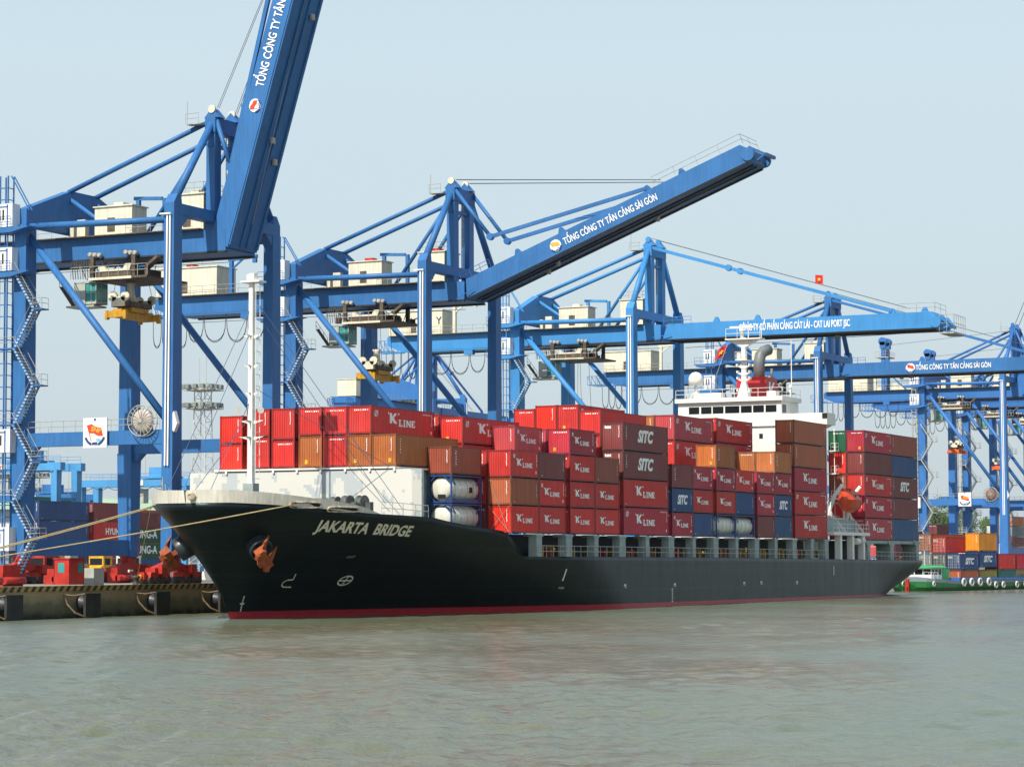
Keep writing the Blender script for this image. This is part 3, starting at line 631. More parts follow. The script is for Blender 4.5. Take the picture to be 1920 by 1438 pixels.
lb = thing('lifeboat', 'orange enclosed lifeboat hung in white davits near the stern', 'lifeboat', (102.8, 0.7, 10.9))
mb = MB(); LX0, LX1, NS = 99.9, 105.7, 18; prof = [(-1.0,0.0),(-0.72,0.55),(-0.2,0.92),(0.3,1.0),(0.34,1.04),(0.40,1.04),(0.44,0.98),(0.9,0.92),(1.35,0.62),(1.55,0.3),(1.6,0.0)]
k0 = len(mb.v)
for i in range(NS+1):
    u = 2*i/NS-1; s = max(0.02, (1-abs(u)**2.6))**0.6; x = LX0+(LX1-LX0)*i/NS
    for sg in (1, -1):
        for z, y in (prof if sg == 1 else prof[::-1]):
            mb.v.append((x, 0.6+sg*y*1.22*s, 12.2+(z*1.05 if z > 0.35 else (0.3-(0.3-z)*(0.55+0.45*s)*1.2))*(1 if z < 0.45 else 0.72+0.28*s)))
nn = 2*len(prof)
for i in range(NS):
    for j in range(nn):
        a = k0+i*nn+j; b = k0+i*nn+(j+1) % nn; mb.f.append((a, b, b+nn, a+nn)); mb.sm.append(True)
mb.f.append(tuple(k0+j for j in range(nn))); mb.sm.append(False); mb.f.append(tuple(k0+NS*nn+j for j in range(nn))); mb.sm.append(False)
mb.build('boat_shell', LBO, lb)
mb = MB(); mb.box(101.6,-0.05,13.55,103.0,1.2,14.05); mb.build('conning_hatch', LBO, lb)
mb = MB()
for x in (101.8,102.5,103.2,103.9): mb.box(x,-0.52,12.9,x+0.45,-0.45,13.25)
mb.build('porthole', DARK, lb)
mb = MB(); mb.tube((101,0.6,13.7),(99.4,0.6,15.4),0.06,5); mb.build('lifting_hook', SHW, lb)
# ---------------------------------------------------------------- containers
def cpaint(n, h, **k): return paint('container_'+n, h, 0.5, 0.12, 0.5, rust=k.get('rust', 0.1), rustcol='#5c2c1c', streak=0.3, perobj=0.16, fade=0.16)
CC = {'red': cpaint('red', '#cd2e28'), 'crimson': cpaint('crimson', '#b82a3c'), 'scarlet': cpaint('scarlet', '#e02c1a', rust=0.02),
      'maroon': cpaint('maroon', '#7f3a38'), 'brown': cpaint('brown', '#a04e38', rust=0.12), 'rust': cpaint('rust_brown', '#ad5c3a', rust=0.15),
      'orange': cpaint('orange_brown', '#b5652c', rust=0.1), 'tan': cpaint('tan_orange', '#c0743e', rust=0.08), 'navy': cpaint('navy', '#28487c'),
      'blue': cpaint('blue', '#2a5580'), 'green': cpaint('green', '#125c3c'), 'grey': cpaint('grey', '#7d8489', rust=0.15), 'darkgrey': cpaint('dark_grey', '#4a5157'),
      'amber': cpaint('amber', '#d88a20'), 'white': cpaint('white', '#cfcfc8'), 'teal': cpaint('teal', '#2b6b66'), 'olive': cpaint('olive', '#857a3c'), 'pink': cpaint('faded_red', '#bf464c'),
      'royal': cpaint('royal_blue', '#1e3f8c')}
FR = {k: paint('frame_'+k, v, 0.55, 0.3, 1.2, rust=0.34, rustcol='#4a2a1c', streak=0.3, perobj=0.1) for k, v in
      dict(red='#8e2222', crimson='#86203a', scarlet='#a0241c', maroon='#5c2a30', brown='#6e3a2a', rust='#74402a', orange='#8a5028', tan='#8f5c36', navy='#1b3158', blue='#24486c', green='#114a32', grey='#5d6367', darkgrey='#3a4046', amber='#b8761c', white='#a8a8a2', teal='#24544f', olive='#6a6230', pink='#93343c', royal='#1b366f').items()}
COLWORD = dict(red='red', crimson='crimson', scarlet='bright scarlet', maroon='maroon', brown='brown', rust='rust brown', orange='orange brown', tan='tan', navy='navy blue', blue='faded blue', green='green', grey='grey', darkgrey='dark grey', amber='amber', white='white', teal='teal', olive='olive', pink='faded red', royal='royal blue')
W = 2.44
def corr(n, a0, a1, d):       # trapezoid corrugation profile: list of (along, depth)
    out = []; p = (a1-a0)/n
    for i in range(n):
        s = a0+i*p; out += [(s+p*0.06, 0), (s+p*0.44, 0), (s+p*0.56, d), (s+p*0.94, d)]
    return [(a0, 0)]+out+[(a1, 0)]
_cm = {}
def cmeshes(L_, H):
    key = (L_, H)
    if key in _cm: return _cm[key]
    f = MB(); e = 0.09; zb_ = 0.05
    for x in (0, L_-0.16):
        for y in (0, W-0.13): f.box(x, y, zb_+0.06, x+0.16, y+0.13, H-0.06)
        f.box(x+0.01, 0.13, zb_, x+0.13, W-0.13, zb_+0.16); f.box(x+0.01, 0.13, H-0.14, x+0.13, W-0.13, H-0.03)
        for y in (-0.01, W-0.165):
            for z in (0.0, H-0.12): f.box(x-0.01 if x == 0 else x-0.01, y, z, x+0.17, y+0.175, z+0.115)
    for y in (0.005, W-0.095):
        f.box(0.16, y, zb_+0.02, L_-0.16, y+0.09, zb_+0.15); f.box(0.16, y, H-0.10, L_-0.16, y+0.09, H-0.035)
    frame = f.mesh('frame', None)
    def panel(pts): return pts
    s1 = MB(); pf = corr(round(L_*3.5), 0.16, L_-0.16, 0.04); z0, z1 = zb_+0.15, H-0.10
    for (a, d), (b, c) in zip(pf, pf[1:]): s1.poly([(a, 0.012+d, z0), (b, 0.012+c, z0), (b, 0.012+c, z1), (a, 0.012+d, z1)])
    s2 = MB(); s2.poly([(0.16, W-0.03, z0), (L_-0.16, W-0.03, z0), (L_-0.16, W-0.03, z1), (0.16, W-0.03, z1)])
    e1 = MB(); pf = corr(9, 0.13, W-0.13, 0.05)
    for (a, d), (b, c) in zip(pf, pf[1:]): e1.poly([(0.03+d, a, zb_+0.16), (0.03+c, b, zb_+0.16), (0.03+c, b, H-0.14), (0.03+d, a, H-0.14)])
    e2 = MB(); e2.poly([(L_-0.05, 0.13, zb_+0.16), (L_-0.05, W-0.13, zb_+0.16), (L_-0.05, W-0.13, H-0.14), (L_-0.05, 0.13, H-0.14)])
    r = MB(); r.box(0.1, 0.05, H-0.07, L_-0.1, W-0.05, H-0.045); r.box(0.1, 0.06, zb_+0.03, L_-0.1, W-0.06, zb_+0.08)
    _cm[key] = (frame, s1.mesh('side_wall', None), s2.mesh('side_wall', None), e1.mesh('end_wall', None), e2.mesh('end_wall', None), r.mesh('roof', None))
    for me in _cm[key]: me.materials.append(CC['red'])
    return _cm[key]
def setmat(o, m):
    o.material_slots[0].link = 'OBJECT'; o.material_slots[0].material = m
# company lettering built from strokes (serif) and from type (slanted)
def serif_word():
    G = {'K': ([(0,0),(.30,0),(.30,.34),(.60,0),(1.0,0),(.55,.53),(.96,1),(.62,1),(.30,.64),(.30,1),(0,1)], 1.10),
         'L': ([(0,0),(.74,0),(.74,.38),(.61,.38),(.61,.15),(.35,.15),(.35,.88),(.47,.88),(.47,1),(-.02,1),(-.02,.88),(.09,.88),(.09,.12),(0,.12)], .90),
         'I': ([(0,0),(.48,0),(.48,.12),(.37,.12),(.37,.88),(.48,.88),(.48,1),(0,1),(0,.88),(.11,.88),(.11,.12),(0,.12)], .64),
         'N': ([(0,0),(.24,0),(.24,.60),(.64,0),(.88,0),(.88,1),(.64,1),(.64,.42),(.26,1),(0,1)], 1.04),
         'E': ([(0,0),(.72,0),(.72,.32),(.6,.32),(.6,.15),(.34,.15),(.34,.43),(.55,.43),(.55,.58),(.34,.58),(.34,.86),(.58,.86),(.58,.7),(.7,.7),(.7,1),(0,1)], .86)}
    P = [[(-.06,.86),(.0-.1+.0,1.06),(-.26,1.06),(-.2,.86)]]; x = 0.0
    def glyph(c, x, y, h):
        P.append([(x+a*h, y+b*h) for a, b in G[c][0]]); return G[c][1]*h
    x += glyph('K', x, 0, 1.0); P.append([(x+.0,.86),(x+.14,.86),(x+.2,1.06),(x+.04,1.06)]); x += 0.1
    for c in 'LINE': x += glyph(c, x, -0.24, 0.68)
    return P, x
KP, KW = serif_word()
def kline(width):
    s = width/KW; mb = MB()
    for p in KP: mb.poly([(a*s, 0, b*s*0.66) for a, b in p])
    me = mb.mesh('lettering', WHITE); return me
_lm = {}
def letter_mesh(kind, L_):
    key = (kind, L_ > 8)
    if key in _lm: return _lm[key]
    big = L_ > 8
    if kind == 'K': me = kline(5.0 if big else 3.4)
    elif kind == 'S': me = text_mb('SITC', (0,0,0), (1,0,0), (0,0,1), 1.2 if big else 0.95, 4.3 if big else 3.0, bold=0.05, shear=0.3).mesh('lettering', WHITE)
    elif kind == 'HYUNDAI': me = text_mb('HYUNDAI', (0,0,0), (1,0,0), (0,0,1), 0.95, 5.6, bold=0.03).mesh('lettering', WHITE)
    elif kind == 'HEUNG-A': me = text_mb('HEUNG-A', (0,0,0), (1,0,0), (0,0,1), 1.3, 8.2, bold=0.03).mesh('lettering', WHITE)
    _lm[key] = me; return me
_mm = {}
YEL = paint('yellow_label', '#d8a820', 0.6, 0.15, 2.0)
def mark_mesh(kind, L_, H):
    key = (kind, L_, H)
    if key in _mm: return _mm[key]
    rnd = random.Random(sum(map(ord, kind))+int(L_)); mb = MB()
    def qy(x, z, w, h): mb.poly([(x, 0.0, z), (x+w, 0.0, z), (x+w, 0.0, z+h), (x, 0.0, z+h)])
    def qx(y, z, w, h): mb.poly([(0.0, y, z), (0.0, y+w, z), (0.0, y+w, z+h), (0.0, y, z+h)])
    if kind == 'side':
        x = L_-0.62
        for i in range(9): qy(x+rnd.uniform(0, .08), H-0.4-i*0.13, rnd.uniform(.1, .3), 0.05)
        if L_ > 8:
            for i in range(9): qy(L_-2.3+i*0.17, H-0.42, 0.1, 0.09)
            for i in range(4):
                for j in range(4):
                    if (i+j) % 4 != 3: qy(0.62+0.17*i, H-0.95+0.15*j-0.02*i, 0.13, 0.13)
        else:
            for i in range(3):
                for j in range(3): qy(0.5+0.13*i, H-0.75+0.12*j, 0.1, 0.1)
        qy(L_-0.72, 0.45, 0.2, 0.26)
    elif kind == 'sidenum':
        for i in range(6): qy(0.75+rnd.uniform(0,.08), H-0.5-i*0.24, rnd.uniform(.12,.26), rnd.uniform(.06,.17))
    elif kind == 'plain':
        for i in range(9): qy(L_-0.6+rnd.uniform(0, .08), H-0.6-i*0.14, rnd.uniform(.06, .16), 0.05)
        qy(0.6, 0.3, 0.2, 0.07)
    elif kind == 'endv':
        for i in range(14): qx(0.45+rnd.uniform(-.02,.02), H-0.42-i*0.085, rnd.uniform(.05,.1), 0.055)
    elif kind == 'endh':
        for i in range(8): qx(0.35+i*0.19, H-0.46, rnd.uniform(.05,.12), 0.13)
    me = mb.mesh('stencil_marks', WHITE); _mm[key] = me; return me
BAYWORD = {}
def container(x, y, z, L_, H, col, letter=None, label='', group='containers stacked on the ship', mark='side', end='endv', name='shipping_container', parts=True):
    t = thing(name, label, 'container', (x, y, z), group)
    fr, s1, s2, e1, e2, rf = cmeshes(L_, H)
    for nm, me, m in (('frame', fr, FR[col]), ('side_wall', s1, CC[col]), ('side_wall', s2, CC[col]), ('end_wall', e1, CC[col]), ('end_wall', e2, CC[col]), ('roof', rf, FR[col])):
        setmat(link(nm, me, t), m)
    if letter:
        big = L_ > 8; w = {'K': 5.0 if big else 3.4, 'S': 4.3 if big else 3.0, 'HYUNDAI': 5.6, 'HEUNG-A': 8.2}[letter]
        o = link('lettering', letter_mesh(letter, L_), t); o.location = ((L_-w)/2-(0.1 if big else 0) if letter != 'HEUNG-A' else L_-w-1.0, 0.004, H*0.44 if letter == 'K' else H*0.36)
    if mark: o = link('stencil_marks', mark_mesh(mark, L_, H), t); o.location = (0, 0.003, 0)
    if col in ('orange', 'amber') or (end == 'endh' and random.random() < 0.2):
        q_ = random.choice([0.5, 1.5]); o = MB().poly([(0.02,q_,0.35),(0.02,q_+0.3,0.35),(0.02,q_+0.3,0.72),(0.02,q_,0.72)]).build('placard', YEL, t, local=True)
    if col == 'maroon' and letter == 'S' and x < 100: text_mb('tex', (0.018,2.1,H-0.62), (0,-1,0), (0,0,1), 0.36, 0.8, bold=0.04).build('lettering', WHITE, t, local=True)
    if end: o = link('stencil_marks', mark_mesh(end, L_, H), t); o.location = (0.022, 0, 0)
    return t
TANKW = paint('tank_white', '#d6d4c8', 0.4, 0.1, 0.8, rust=0.03, streak=0.25); TANKF = paint('tank_frame_blue', '#1f4580', 0.5, 0.2, 1.0, rust=0.08)
BAND = paint('tank_band', '#8d8c84', 0.5, 0.2, 1.0)
def tank(x, y, z, label, L_=6.06, H=2.59, panel=True):
    t = thing('tank_container', label, 'tank container', (x, y, z), 'tank containers on the ship')
    f = MB()
    for a in (0.06, L_-0.06):
        for b in (0.07, W-0.07): f.bar((a,b,0.03), (a,b,H-0.02), 0.13, 0.13, up=(0,1,0))
        for c in (0.12, H-0.1): f.bar((a,0,c), (a,W,c), 0.12, 0.14)
        for b, d in ((0.1,0.75),(W-0.1,W-0.75)):
            f.bar((a,b,0.75), (a,d,0.15), 0.08, 0.08); f.bar((a,b,H-0.75), (a,d,H-0.15), 0.08, 0.08)
    for b in (0.07, W-0.07):
        for c in (0.12, H-0.1): f.bar((0,b,c), (L_,b,c), 0.1, 0.12)
        f.bar((0.1,b,H-0.15),(0.9,b,H-0.9),0.07,0.07); f.bar((L_-0.1,b,H-0.15),(L_-0.9,b,H-0.9),0.07,0.07)
        f.bar((0.1,b,0.15),(0.9,b,0.8),0.07,0.07); f.bar((L_-0.1,b,0.15),(L_-0.9,b,0.8),0.07,0.07)
        f.box(0.6, b-0.03, 0.15, L_-0.6, b+0.03, 0.42)
    f.build('frame', TANKF, t, local=True)
    tk = MB(); r = 1.12; c = (0.12, W/2, H/2+0.02)
    tk.lathe(c, (1,0,0), [(0.0,0.25),(0.04,0.75),(0.16,1.0),(0.36,r),(L_-0.6,r),(L_-0.42,1.0),(L_-0.28,0.75),(L_-0.24,0.25)], 28); tk.build('tank_shell', TANKW, t, local=True)
    bd = MB()
    for xx in (0.9, 2.1, 3.4, 4.6, 5.3): bd.lathe((xx, W/2, H/2+0.02), (1,0,0), [(0,r+0.012),(0.05,r+0.012)], 28)
    bd.build('tank_band', BAND, t, local=True)
    if panel:
        p = MB(); p.box(L_-2.3, 0.04, 1.0, L_-1.75, 0.1, 1.5); p.build('placard', DARK, t, local=True)
        p = MB(); p.box(0.05, 0.7, 0.45, 0.13, 1.45, 0.8); p.build('placard', DARK, t, local=True)
    return t
TIER = ['bottom', 'second', 'third', 'fourth', 'fifth', 'top']
ROW = ['outer row', 'second row', 'third row', 'fourth row', 'fifth row']
BAY = ['first bay past the tanks', 'second bay past the tanks', 'third bay past the tanks', 'fourth bay past the tanks', 'fifth bay past the tanks', 'bay second before the bridge', 'bay against the bridge', 'bay past the lifeboat', 'sternmost bay']
BX = [k*P_ for k in range(7)]+[107.5, 119.7]
S_, HC = 2.59, 2.9
def stack(bay, row, half, tiers, z0=ZC, x=None, skip=()):
    """half: 'f' fore 20 ft, 'a' aft 20 ft, '' 40 ft; tiers: list of (colour, letter, height, mark, end)"""
    xx = BX[bay]+(6.13 if half == 'a' else 0) if x is None else x
    z = z0; n = len(tiers)
    for i, tr in enumerate(tiers):
        if tr is None: z += S_; continue
        if isinstance(tr, (int, float)): z += tr; continue
        col, let = tr[0], tr[1]; H = tr[2] if len(tr) > 2 else (HC if half == '' else S_)
        mark = tr[3] if len(tr) > 3 else ('side' if let == 'K' else 'plain'); end = tr[4] if len(tr) > 4 else random.choice(['endv', 'endv', 'endh'])
        L_ = 12.19 if half == '' else 6.06
        tn = 'topmost' if i == n-1 and n > 1 else TIER[min(i, 5)]
        lb_ = {'K': 'serif lettered ', 'S': 'slant lettered ', None: ''}[let]
        hw_ = {'f': 'fore half, ', 'a': 'aft half, ', '': ''}[half]
        label = f"{COLWORD[col]} {lb_}container, {tn} tier, {ROW[row]}, {hw_}{BAY[bay]}"
        if col == 'TANK': pass
        container(xx, 2.5*row, z, L_, H, col, let, label, mark=mark, end=end); z += H
    return z
K = 'K'; S = 'S'
# outer row
stack(0, 0, 'f', [('scarlet', K, S_, None), ('rust', None), ('red', K)]); stack(0, 0, 'a', [('red', K, S_, None, None), ('red', K, S_, 'side', None), ('maroon', None, S_, 'plain', None)])
stack(1, 0, 'f', [('red', K, S_, None), ('red', K, S_, None), ('red', K, S_, None), ('crimson', K, S_, 'side', 'endh')]); stack(1, 0, 'a', [('red', K, S_, None, None), ('red', K, S_, None, None), ('brown', None, S_, 'plain', None)])
stack(2, 0, '', [('crimson', K), ('red', K, HC, 'plain'), ('maroon', S, HC, 'sidenum'), ('maroon', S, HC, 'sidenum')])
stack(3, 0, 'f', [('crimson', K), ('navy', S), ('maroon', None, S_, 'sidenum')]); stack(3, 0, 'a', [('navy', None, S_, 'plain', None), ('red', K, S_, None, None), ('crimson', K, S_, 'side', None)])
tank(BX[4], 0, ZC, 'fore cream banded tank container of the pair low amidships', panel=False); tank(BX[4]+6.13, 0, ZC, 'aft white banded tank container of the pair low amidships', panel=False)
stack(4, 0, 'f', [S_, ('red', K, S_, None), ('crimson', K), ('orange', None, S_, 'sidenum')]); stack(4, 0, 'a', [S_, ('navy', None, S_, 'plain', None), ('red', K, S_, 'side', None)])
stack(5, 0, 'f', [('maroon', None), ('crimson', K), ('crimson', K)]); stack(5, 0, 'a', [('blue', None, S_, 'plain', None), ('navy', S, S_, 'plain', None), ('crimson', K, S_, 'side', None), ('tan', None, S_, 'sidenum')])
stack(6, 0, '', [('red', K, HC, None), ('red', K), ('crimson', K, HC, None), ('rust', None, HC, 'sidenum'), ('rust', None)])
stack(7, 0, '', [('pink', K), ('crimson', K), ('red', K), ('maroon', None, HC, None, 'endv'), ('crimson', K, HC, 'side', 'endh')])
stack(8, 0, '', [('blue', None), ('maroon', None, HC, 'sidenum'), ('maroon', S, HC, 'sidenum'), ('navy', None), ('brown', None, HC, 'sidenum')])
# second row in, seen over and between the outer stacks
stack(0, 1, 'f', [('maroon', None), ('red', None), ('red', None)]); stack(0, 1, 'a', [None, None, None, ('pink', K, S_, 'side', 'endv')])
stack(1, 1, 'f', [None, None, ('red', None), ('pink', None, S_, 'plain', 'endv')]); stack(1, 1, 'a', [None, None, None, ('crimson', K)])
stack(2, 1, '', [None, None, ('red', None, S_), ('red', None, S_), ('red', None, S_, None, 'endh')])
stack(3, 1, 'f', [None, None, ('maroon', None)])
stack(4, 1, 'f', [None, None, ('crimson', K)]); 
stack(5, 1, 'a', [None, None, None, ('tan', None, S_, 'plain', 'endh')])
stack(6, 1, '', [None, None, None, ('scarlet', None, S_, None, 'endv')])
stack(7, 1, '', [('red', None), ('red', None), ('brown', None), ('scarlet', None, HC, None, 'endv'), ('green', None)])
# further in
stack(0, 2, '', [None, 2.9, ('red', None, HC, None), ('red', K, S_, 'side', 'endh')]); stack(0, 3, '', [S_, S_, ('red', None), ('red', None, 3.2, None, 'endv')])
stack(1, 2, 'f', [None, None, 2.4, ('grey', None, 2.59)])
stack(2, 2, '', [None, None, None, HC, ('red', K)]); stack(2, 3, '', [None, None, None, HC, ('scarlet', None, HC, None)]); stack(2, 4, '', [None, None, None, HC, ('red', None, S_, None, 'endh')])
stack(4, 2, '', [None, None, HC, ('red', K), ('pink', K)]); stack(4, 3, '', [None, None, HC, HC, ('orange', None, HC, None)]); stack(4, 4, '', [None, None, HC, HC, ('red', None, S_, None)])
stack(5, 2, '', [None, HC, HC, ('crimson', K), ('red', K)])
# tank stack ahead of the first bay
tank(-7.25, 2.5, 7.5, 'white tank container with crossed lashings at the bottom, nearest the bow', panel=False); tank(-7.25, 2.5, 10.09, 'white tank container with dark placards under the brown container')
container(-7.25, 2.5, 12.68, 6.06, S_, 'brown', None, 'brown container on top of the two white tank containers', mark='sidenum')
# bow block above the white wall
for r_, (lo, lh, up_, uh) in enumerate([(('orange', None), HC, None, 0), (('orange', None), HC, ('red', K), S_), (('red', None), HC, ('red', None), S_), (('orange', None), HC, ('red', None), S_), (('red', None), S_, ('red', None), HC), (('red', None), HC, ('red', None), S_)]):
    y = [5.02, 7.52, 10.02, 12.6, 15.45, 18.1][r_]; nth = ['outermost', 'second', 'third', 'fourth', 'fifth', 'sixth'][r_]
    container(-13.2, y, 13.3, 12.19, lh, lo[0], None, f"{COLWORD[lo[0]]} container in the lower tier above the white wall, {nth} of its row", mark='sidenum', end='endv' if lo[0] == 'orange' else 'endh')
    if up_:
        container(-13.2, y, 13.3+lh, 12.19, uh, up_[0], up_[1], f"{COLWORD[up_[0]]} container in the upper tier above the white wall, {nth} of its row", mark='side', end='endh' if r_ < 4 else 'endv')
for i in range(2): container(-13.2, 21.0, 13.05+2.6*i, 12.19, S_, 'scarlet', None, ('lower' if i == 0 else 'upper')+' bright scarlet container of the pair beyond the foremast', mark=None, end='endv')
# crossed lashing rods on the first outer stack
ROD = paint('lashing_rod_steel', '#a99478', 0.5, 0.3, 2.0)
for i, (p, q, l) in enumerate((((-0.12,0.15,7.5),(-0.12,2.3,9.95),'lashing rod rising inboard across the scarlet container end'), ((-0.16,2.3,7.5),(-0.16,0.15,9.95),'lashing rod rising outboard across the scarlet container end'), ((-0.14,0.3,7.6),(-0.14,2.15,12.4),'long lashing rod reaching the rust brown container'))):
    mb = MB(); mb.tube(Vector(p)-Vector(p), Vector(q)-Vector(p), 0.025, 5); tag(mb.build('lashing_rod', ROD), l, 'lashing rod', 'lashing rods on the container ends').location = p
# flag flown on the ship
FLR = paint('flag_red', '#c8141c', 0.7, 0.05, 1.0); FLY = paint('flag_yellow', '#e8c020', 0.7, 0.05, 1.0)
def star(c, r, xd, yd, n, mat, parent, name='star'):
    c = Vector(c); xd = Vector(xd); yd = Vector(yd); pts = []
    for i in range(10):
        a = math.pi/2+i*math.pi/5; rr = r if i % 2 == 0 else r*0.4; pts.append(c+xd*(rr*math.cos(a))+yd*(rr*math.sin(a))+Vector(n)*0.03)
    mb = MB()
    for i in range(10): mb.poly([c+Vector(n)*0.03, pts[i], pts[(i+1) % 10]])
    return mb.build(name, mat, parent)
def flag(o, hoist, fly, label, loc_parent=None):
    o = Vector(o); h = Vector(hoist); f = Vector(fly); nrm = f.cross(h).normalized(); t = thing('flag', label, 'flag', o)
    mb = MB(); n = 10; k = 0
    for i in range(n+1):
        s = i/n; w = nrm*(0.12*f.length*math.sin(s*7)*s)
        mb.v += [tuple(o+f*s+w), tuple(o+f*s+w+h)]
        if i: mb.f.append((2*i-2, 2*i, 2*i+1, 2*i-1)); mb.sm.append(True)
    mb.build('cloth', FLR, t)
    for sg in (1, -1): star(o+f*0.5+h*0.5+nrm*(0.1*sg), h.length*0.27, f.normalized(), h.normalized(), nrm*sg, FLY, t)
    p = MB(); p.tube(o+h*1.05, o-h*2.4, 0.03, 5); p.build('halyard', RAILW, t)
flag((94.0,14.6,31.2), (0.15,-0.55,1.55), (-0.4,1.0,-0.55), 'red flag with yellow star flying beside the ship radar mast')
# ---------------------------------------------------------------- ship to shore cranes
B1 = paint('crane_blue', '#346ca6', 0.48, 0.13, 0.25, streak=0.22, spec=0.3, rust=0.04, rustcol='#5a4a44'); B2 = paint('crane_sky_blue', '#3d86c2', 0.48, 0.1, 0.25, streak=0.16, spec=0.3)
B3 = paint('crane_bright_blue', '#376fb0', 0.42, 0.1, 0.25, streak=0.16, spec=0.3)
CREAM = paint('machinery_cream', '#d8d3bd', 0.55, 0.1, 0.8, rust=0.04, streak=0.3); CWHITE = paint('cabin_white', '#e3e4e2', 0.5, 0.06, 1.0)
GRIME = paint('greasy_steel', '#5d5344', 0.7, 0.5, 1.5, rust=0.5); STEEL = paint('galvanised', '#a9a89e', 0.55, 0.25, 2.0); CABLE = paint('black_cable', '#26282b', 0.6, 0.1, 1.0)
ROPE = paint('steel_rope', '#5d6469', 0.5, 0.1, 2.0); TREAD = paint('stair_tread', '#b9c0c2', 0.6, 0.2, 2.0)
YELL = paint('spreader_yellow', '#c8941c', 0.55, 0.3, 1.2, rust=0.25); ORNG = paint('spreader_orange', '#e0661c', 0.55, 0.25, 1.2, rust=0.15)
BOG = paint('bogie_red', '#b32a1c', 0.5, 0.25, 0.8, rust=0.08); TEAL = paint('cab_glass', '#3c8f8c', 0.12, 0.2, 1.0, streak=0); CABP = paint('cab_grey', '#a8aea4', 0.5, 0.15, 1.0)
REEL1 = paint('reel_cream', '#c9bfb2', 0.5, 0.15, 1.0); REEL2 = paint('reel_brown', '#8e5238', 0.6, 0.2, 1.0)
NAVYP = paint('emblem_navy', '#1c3c7a', 0.6, 0.05, 1.0); EMR = paint('emblem_red', '#d8401c', 0.6, 0.08, 2.0); EMY = paint('emblem_gold', '#d9a83a', 0.6, 0.08, 2.0); EMS = paint('emblem_sky', '#7db8dc', 0.6, 0.05, 1.0)
YA, YL = 32.3, 49.7
def disc_pts(c, xd, yd, r, n=24, a0=0, a1=360):
    return [Vector(c)+Vector(xd)*(r*math.cos(R(a0+(a1-a0)*i/n)))+Vector(yd)*(r*math.sin(R(a0+(a1-a0)*i/n))) for i in range(n+(0 if a1-a0 == 360 else 1))]
def emblem(c, xd, yd, n, r, flagmat, parent, text=True):
    c = Vector(c); xd = Vector(xd); yd = Vector(yd); n = Vector(n)
    mb = MB(); mb.poly([p+n*0.02 for p in disc_pts(c, xd, yd, r)]); e = mb.build('emblem', CWHITE, parent)
    mb = MB()
    for a0, a1 in ((200,250),(290,340)):
        o_ = disc_pts(c+n*0.035, xd, yd, r*1.02, 6, a0, a1); i_ = disc_pts(c+n*0.035, xd, yd, r*0.82, 6, a0, a1)
        for j in range(6): mb.poly([o_[j], o_[j+1], i_[j+1], i_[j]])
    for p in ((-.05,-.85),(.05,-.85)): pass
    mb.poly([c+n*0.035+xd*(x*r)+yd*(y*r) for x, y in ((-.3,-.92),(.3,-.92),(.22,-.7),(-.22,-.7))])
    mb.poly([c+n*0.035+xd*(x*r)+yd*(y*r) for x, y in ((-.06,.95),(.06,.95),(.1,1.15),(-.1,1.15))])
    mb.build('emblem_band', NAVYP, e)
    mb = MB(); pts = [(-.72,.62),(-.3,.72),(.1,.5),(.62,.42),(.78,-.22),(.3,-.2),(-.1,.0),(-.5,.02)]
    mb.poly([c+n*0.05+xd*(x*r)+yd*(y*r) for x, y in pts])
    mb.prism([c+n*0.04+xd*(x*r)+yd*(y*r) for x, y in ((-.74,.62),(-.68,.62),(-.3,-.6),(-.36,-.6))], n*0.01); mb.build('emblem_flag', flagmat, e)
    mb = MB(); mb.poly([c+n*0.045+xd*(x*r)+yd*(y*r) for x, y in ((.1,-.45),(.5,-.4),(.6,-.6),(.2,-.66))]); mb.build('emblem_ship', EMS, e)
    if text:
        xt = (xd*0.97-yd*0.22).normalized(); yt = (yd*0.97+xd*0.22).normalized()
        text_mb('SNP', c+n*0.07+xd*(-.36*r)+yd*(.2*r), xt, yt, r*0.38, r*0.95, bold=0.03).build('lettering', EMY, e)
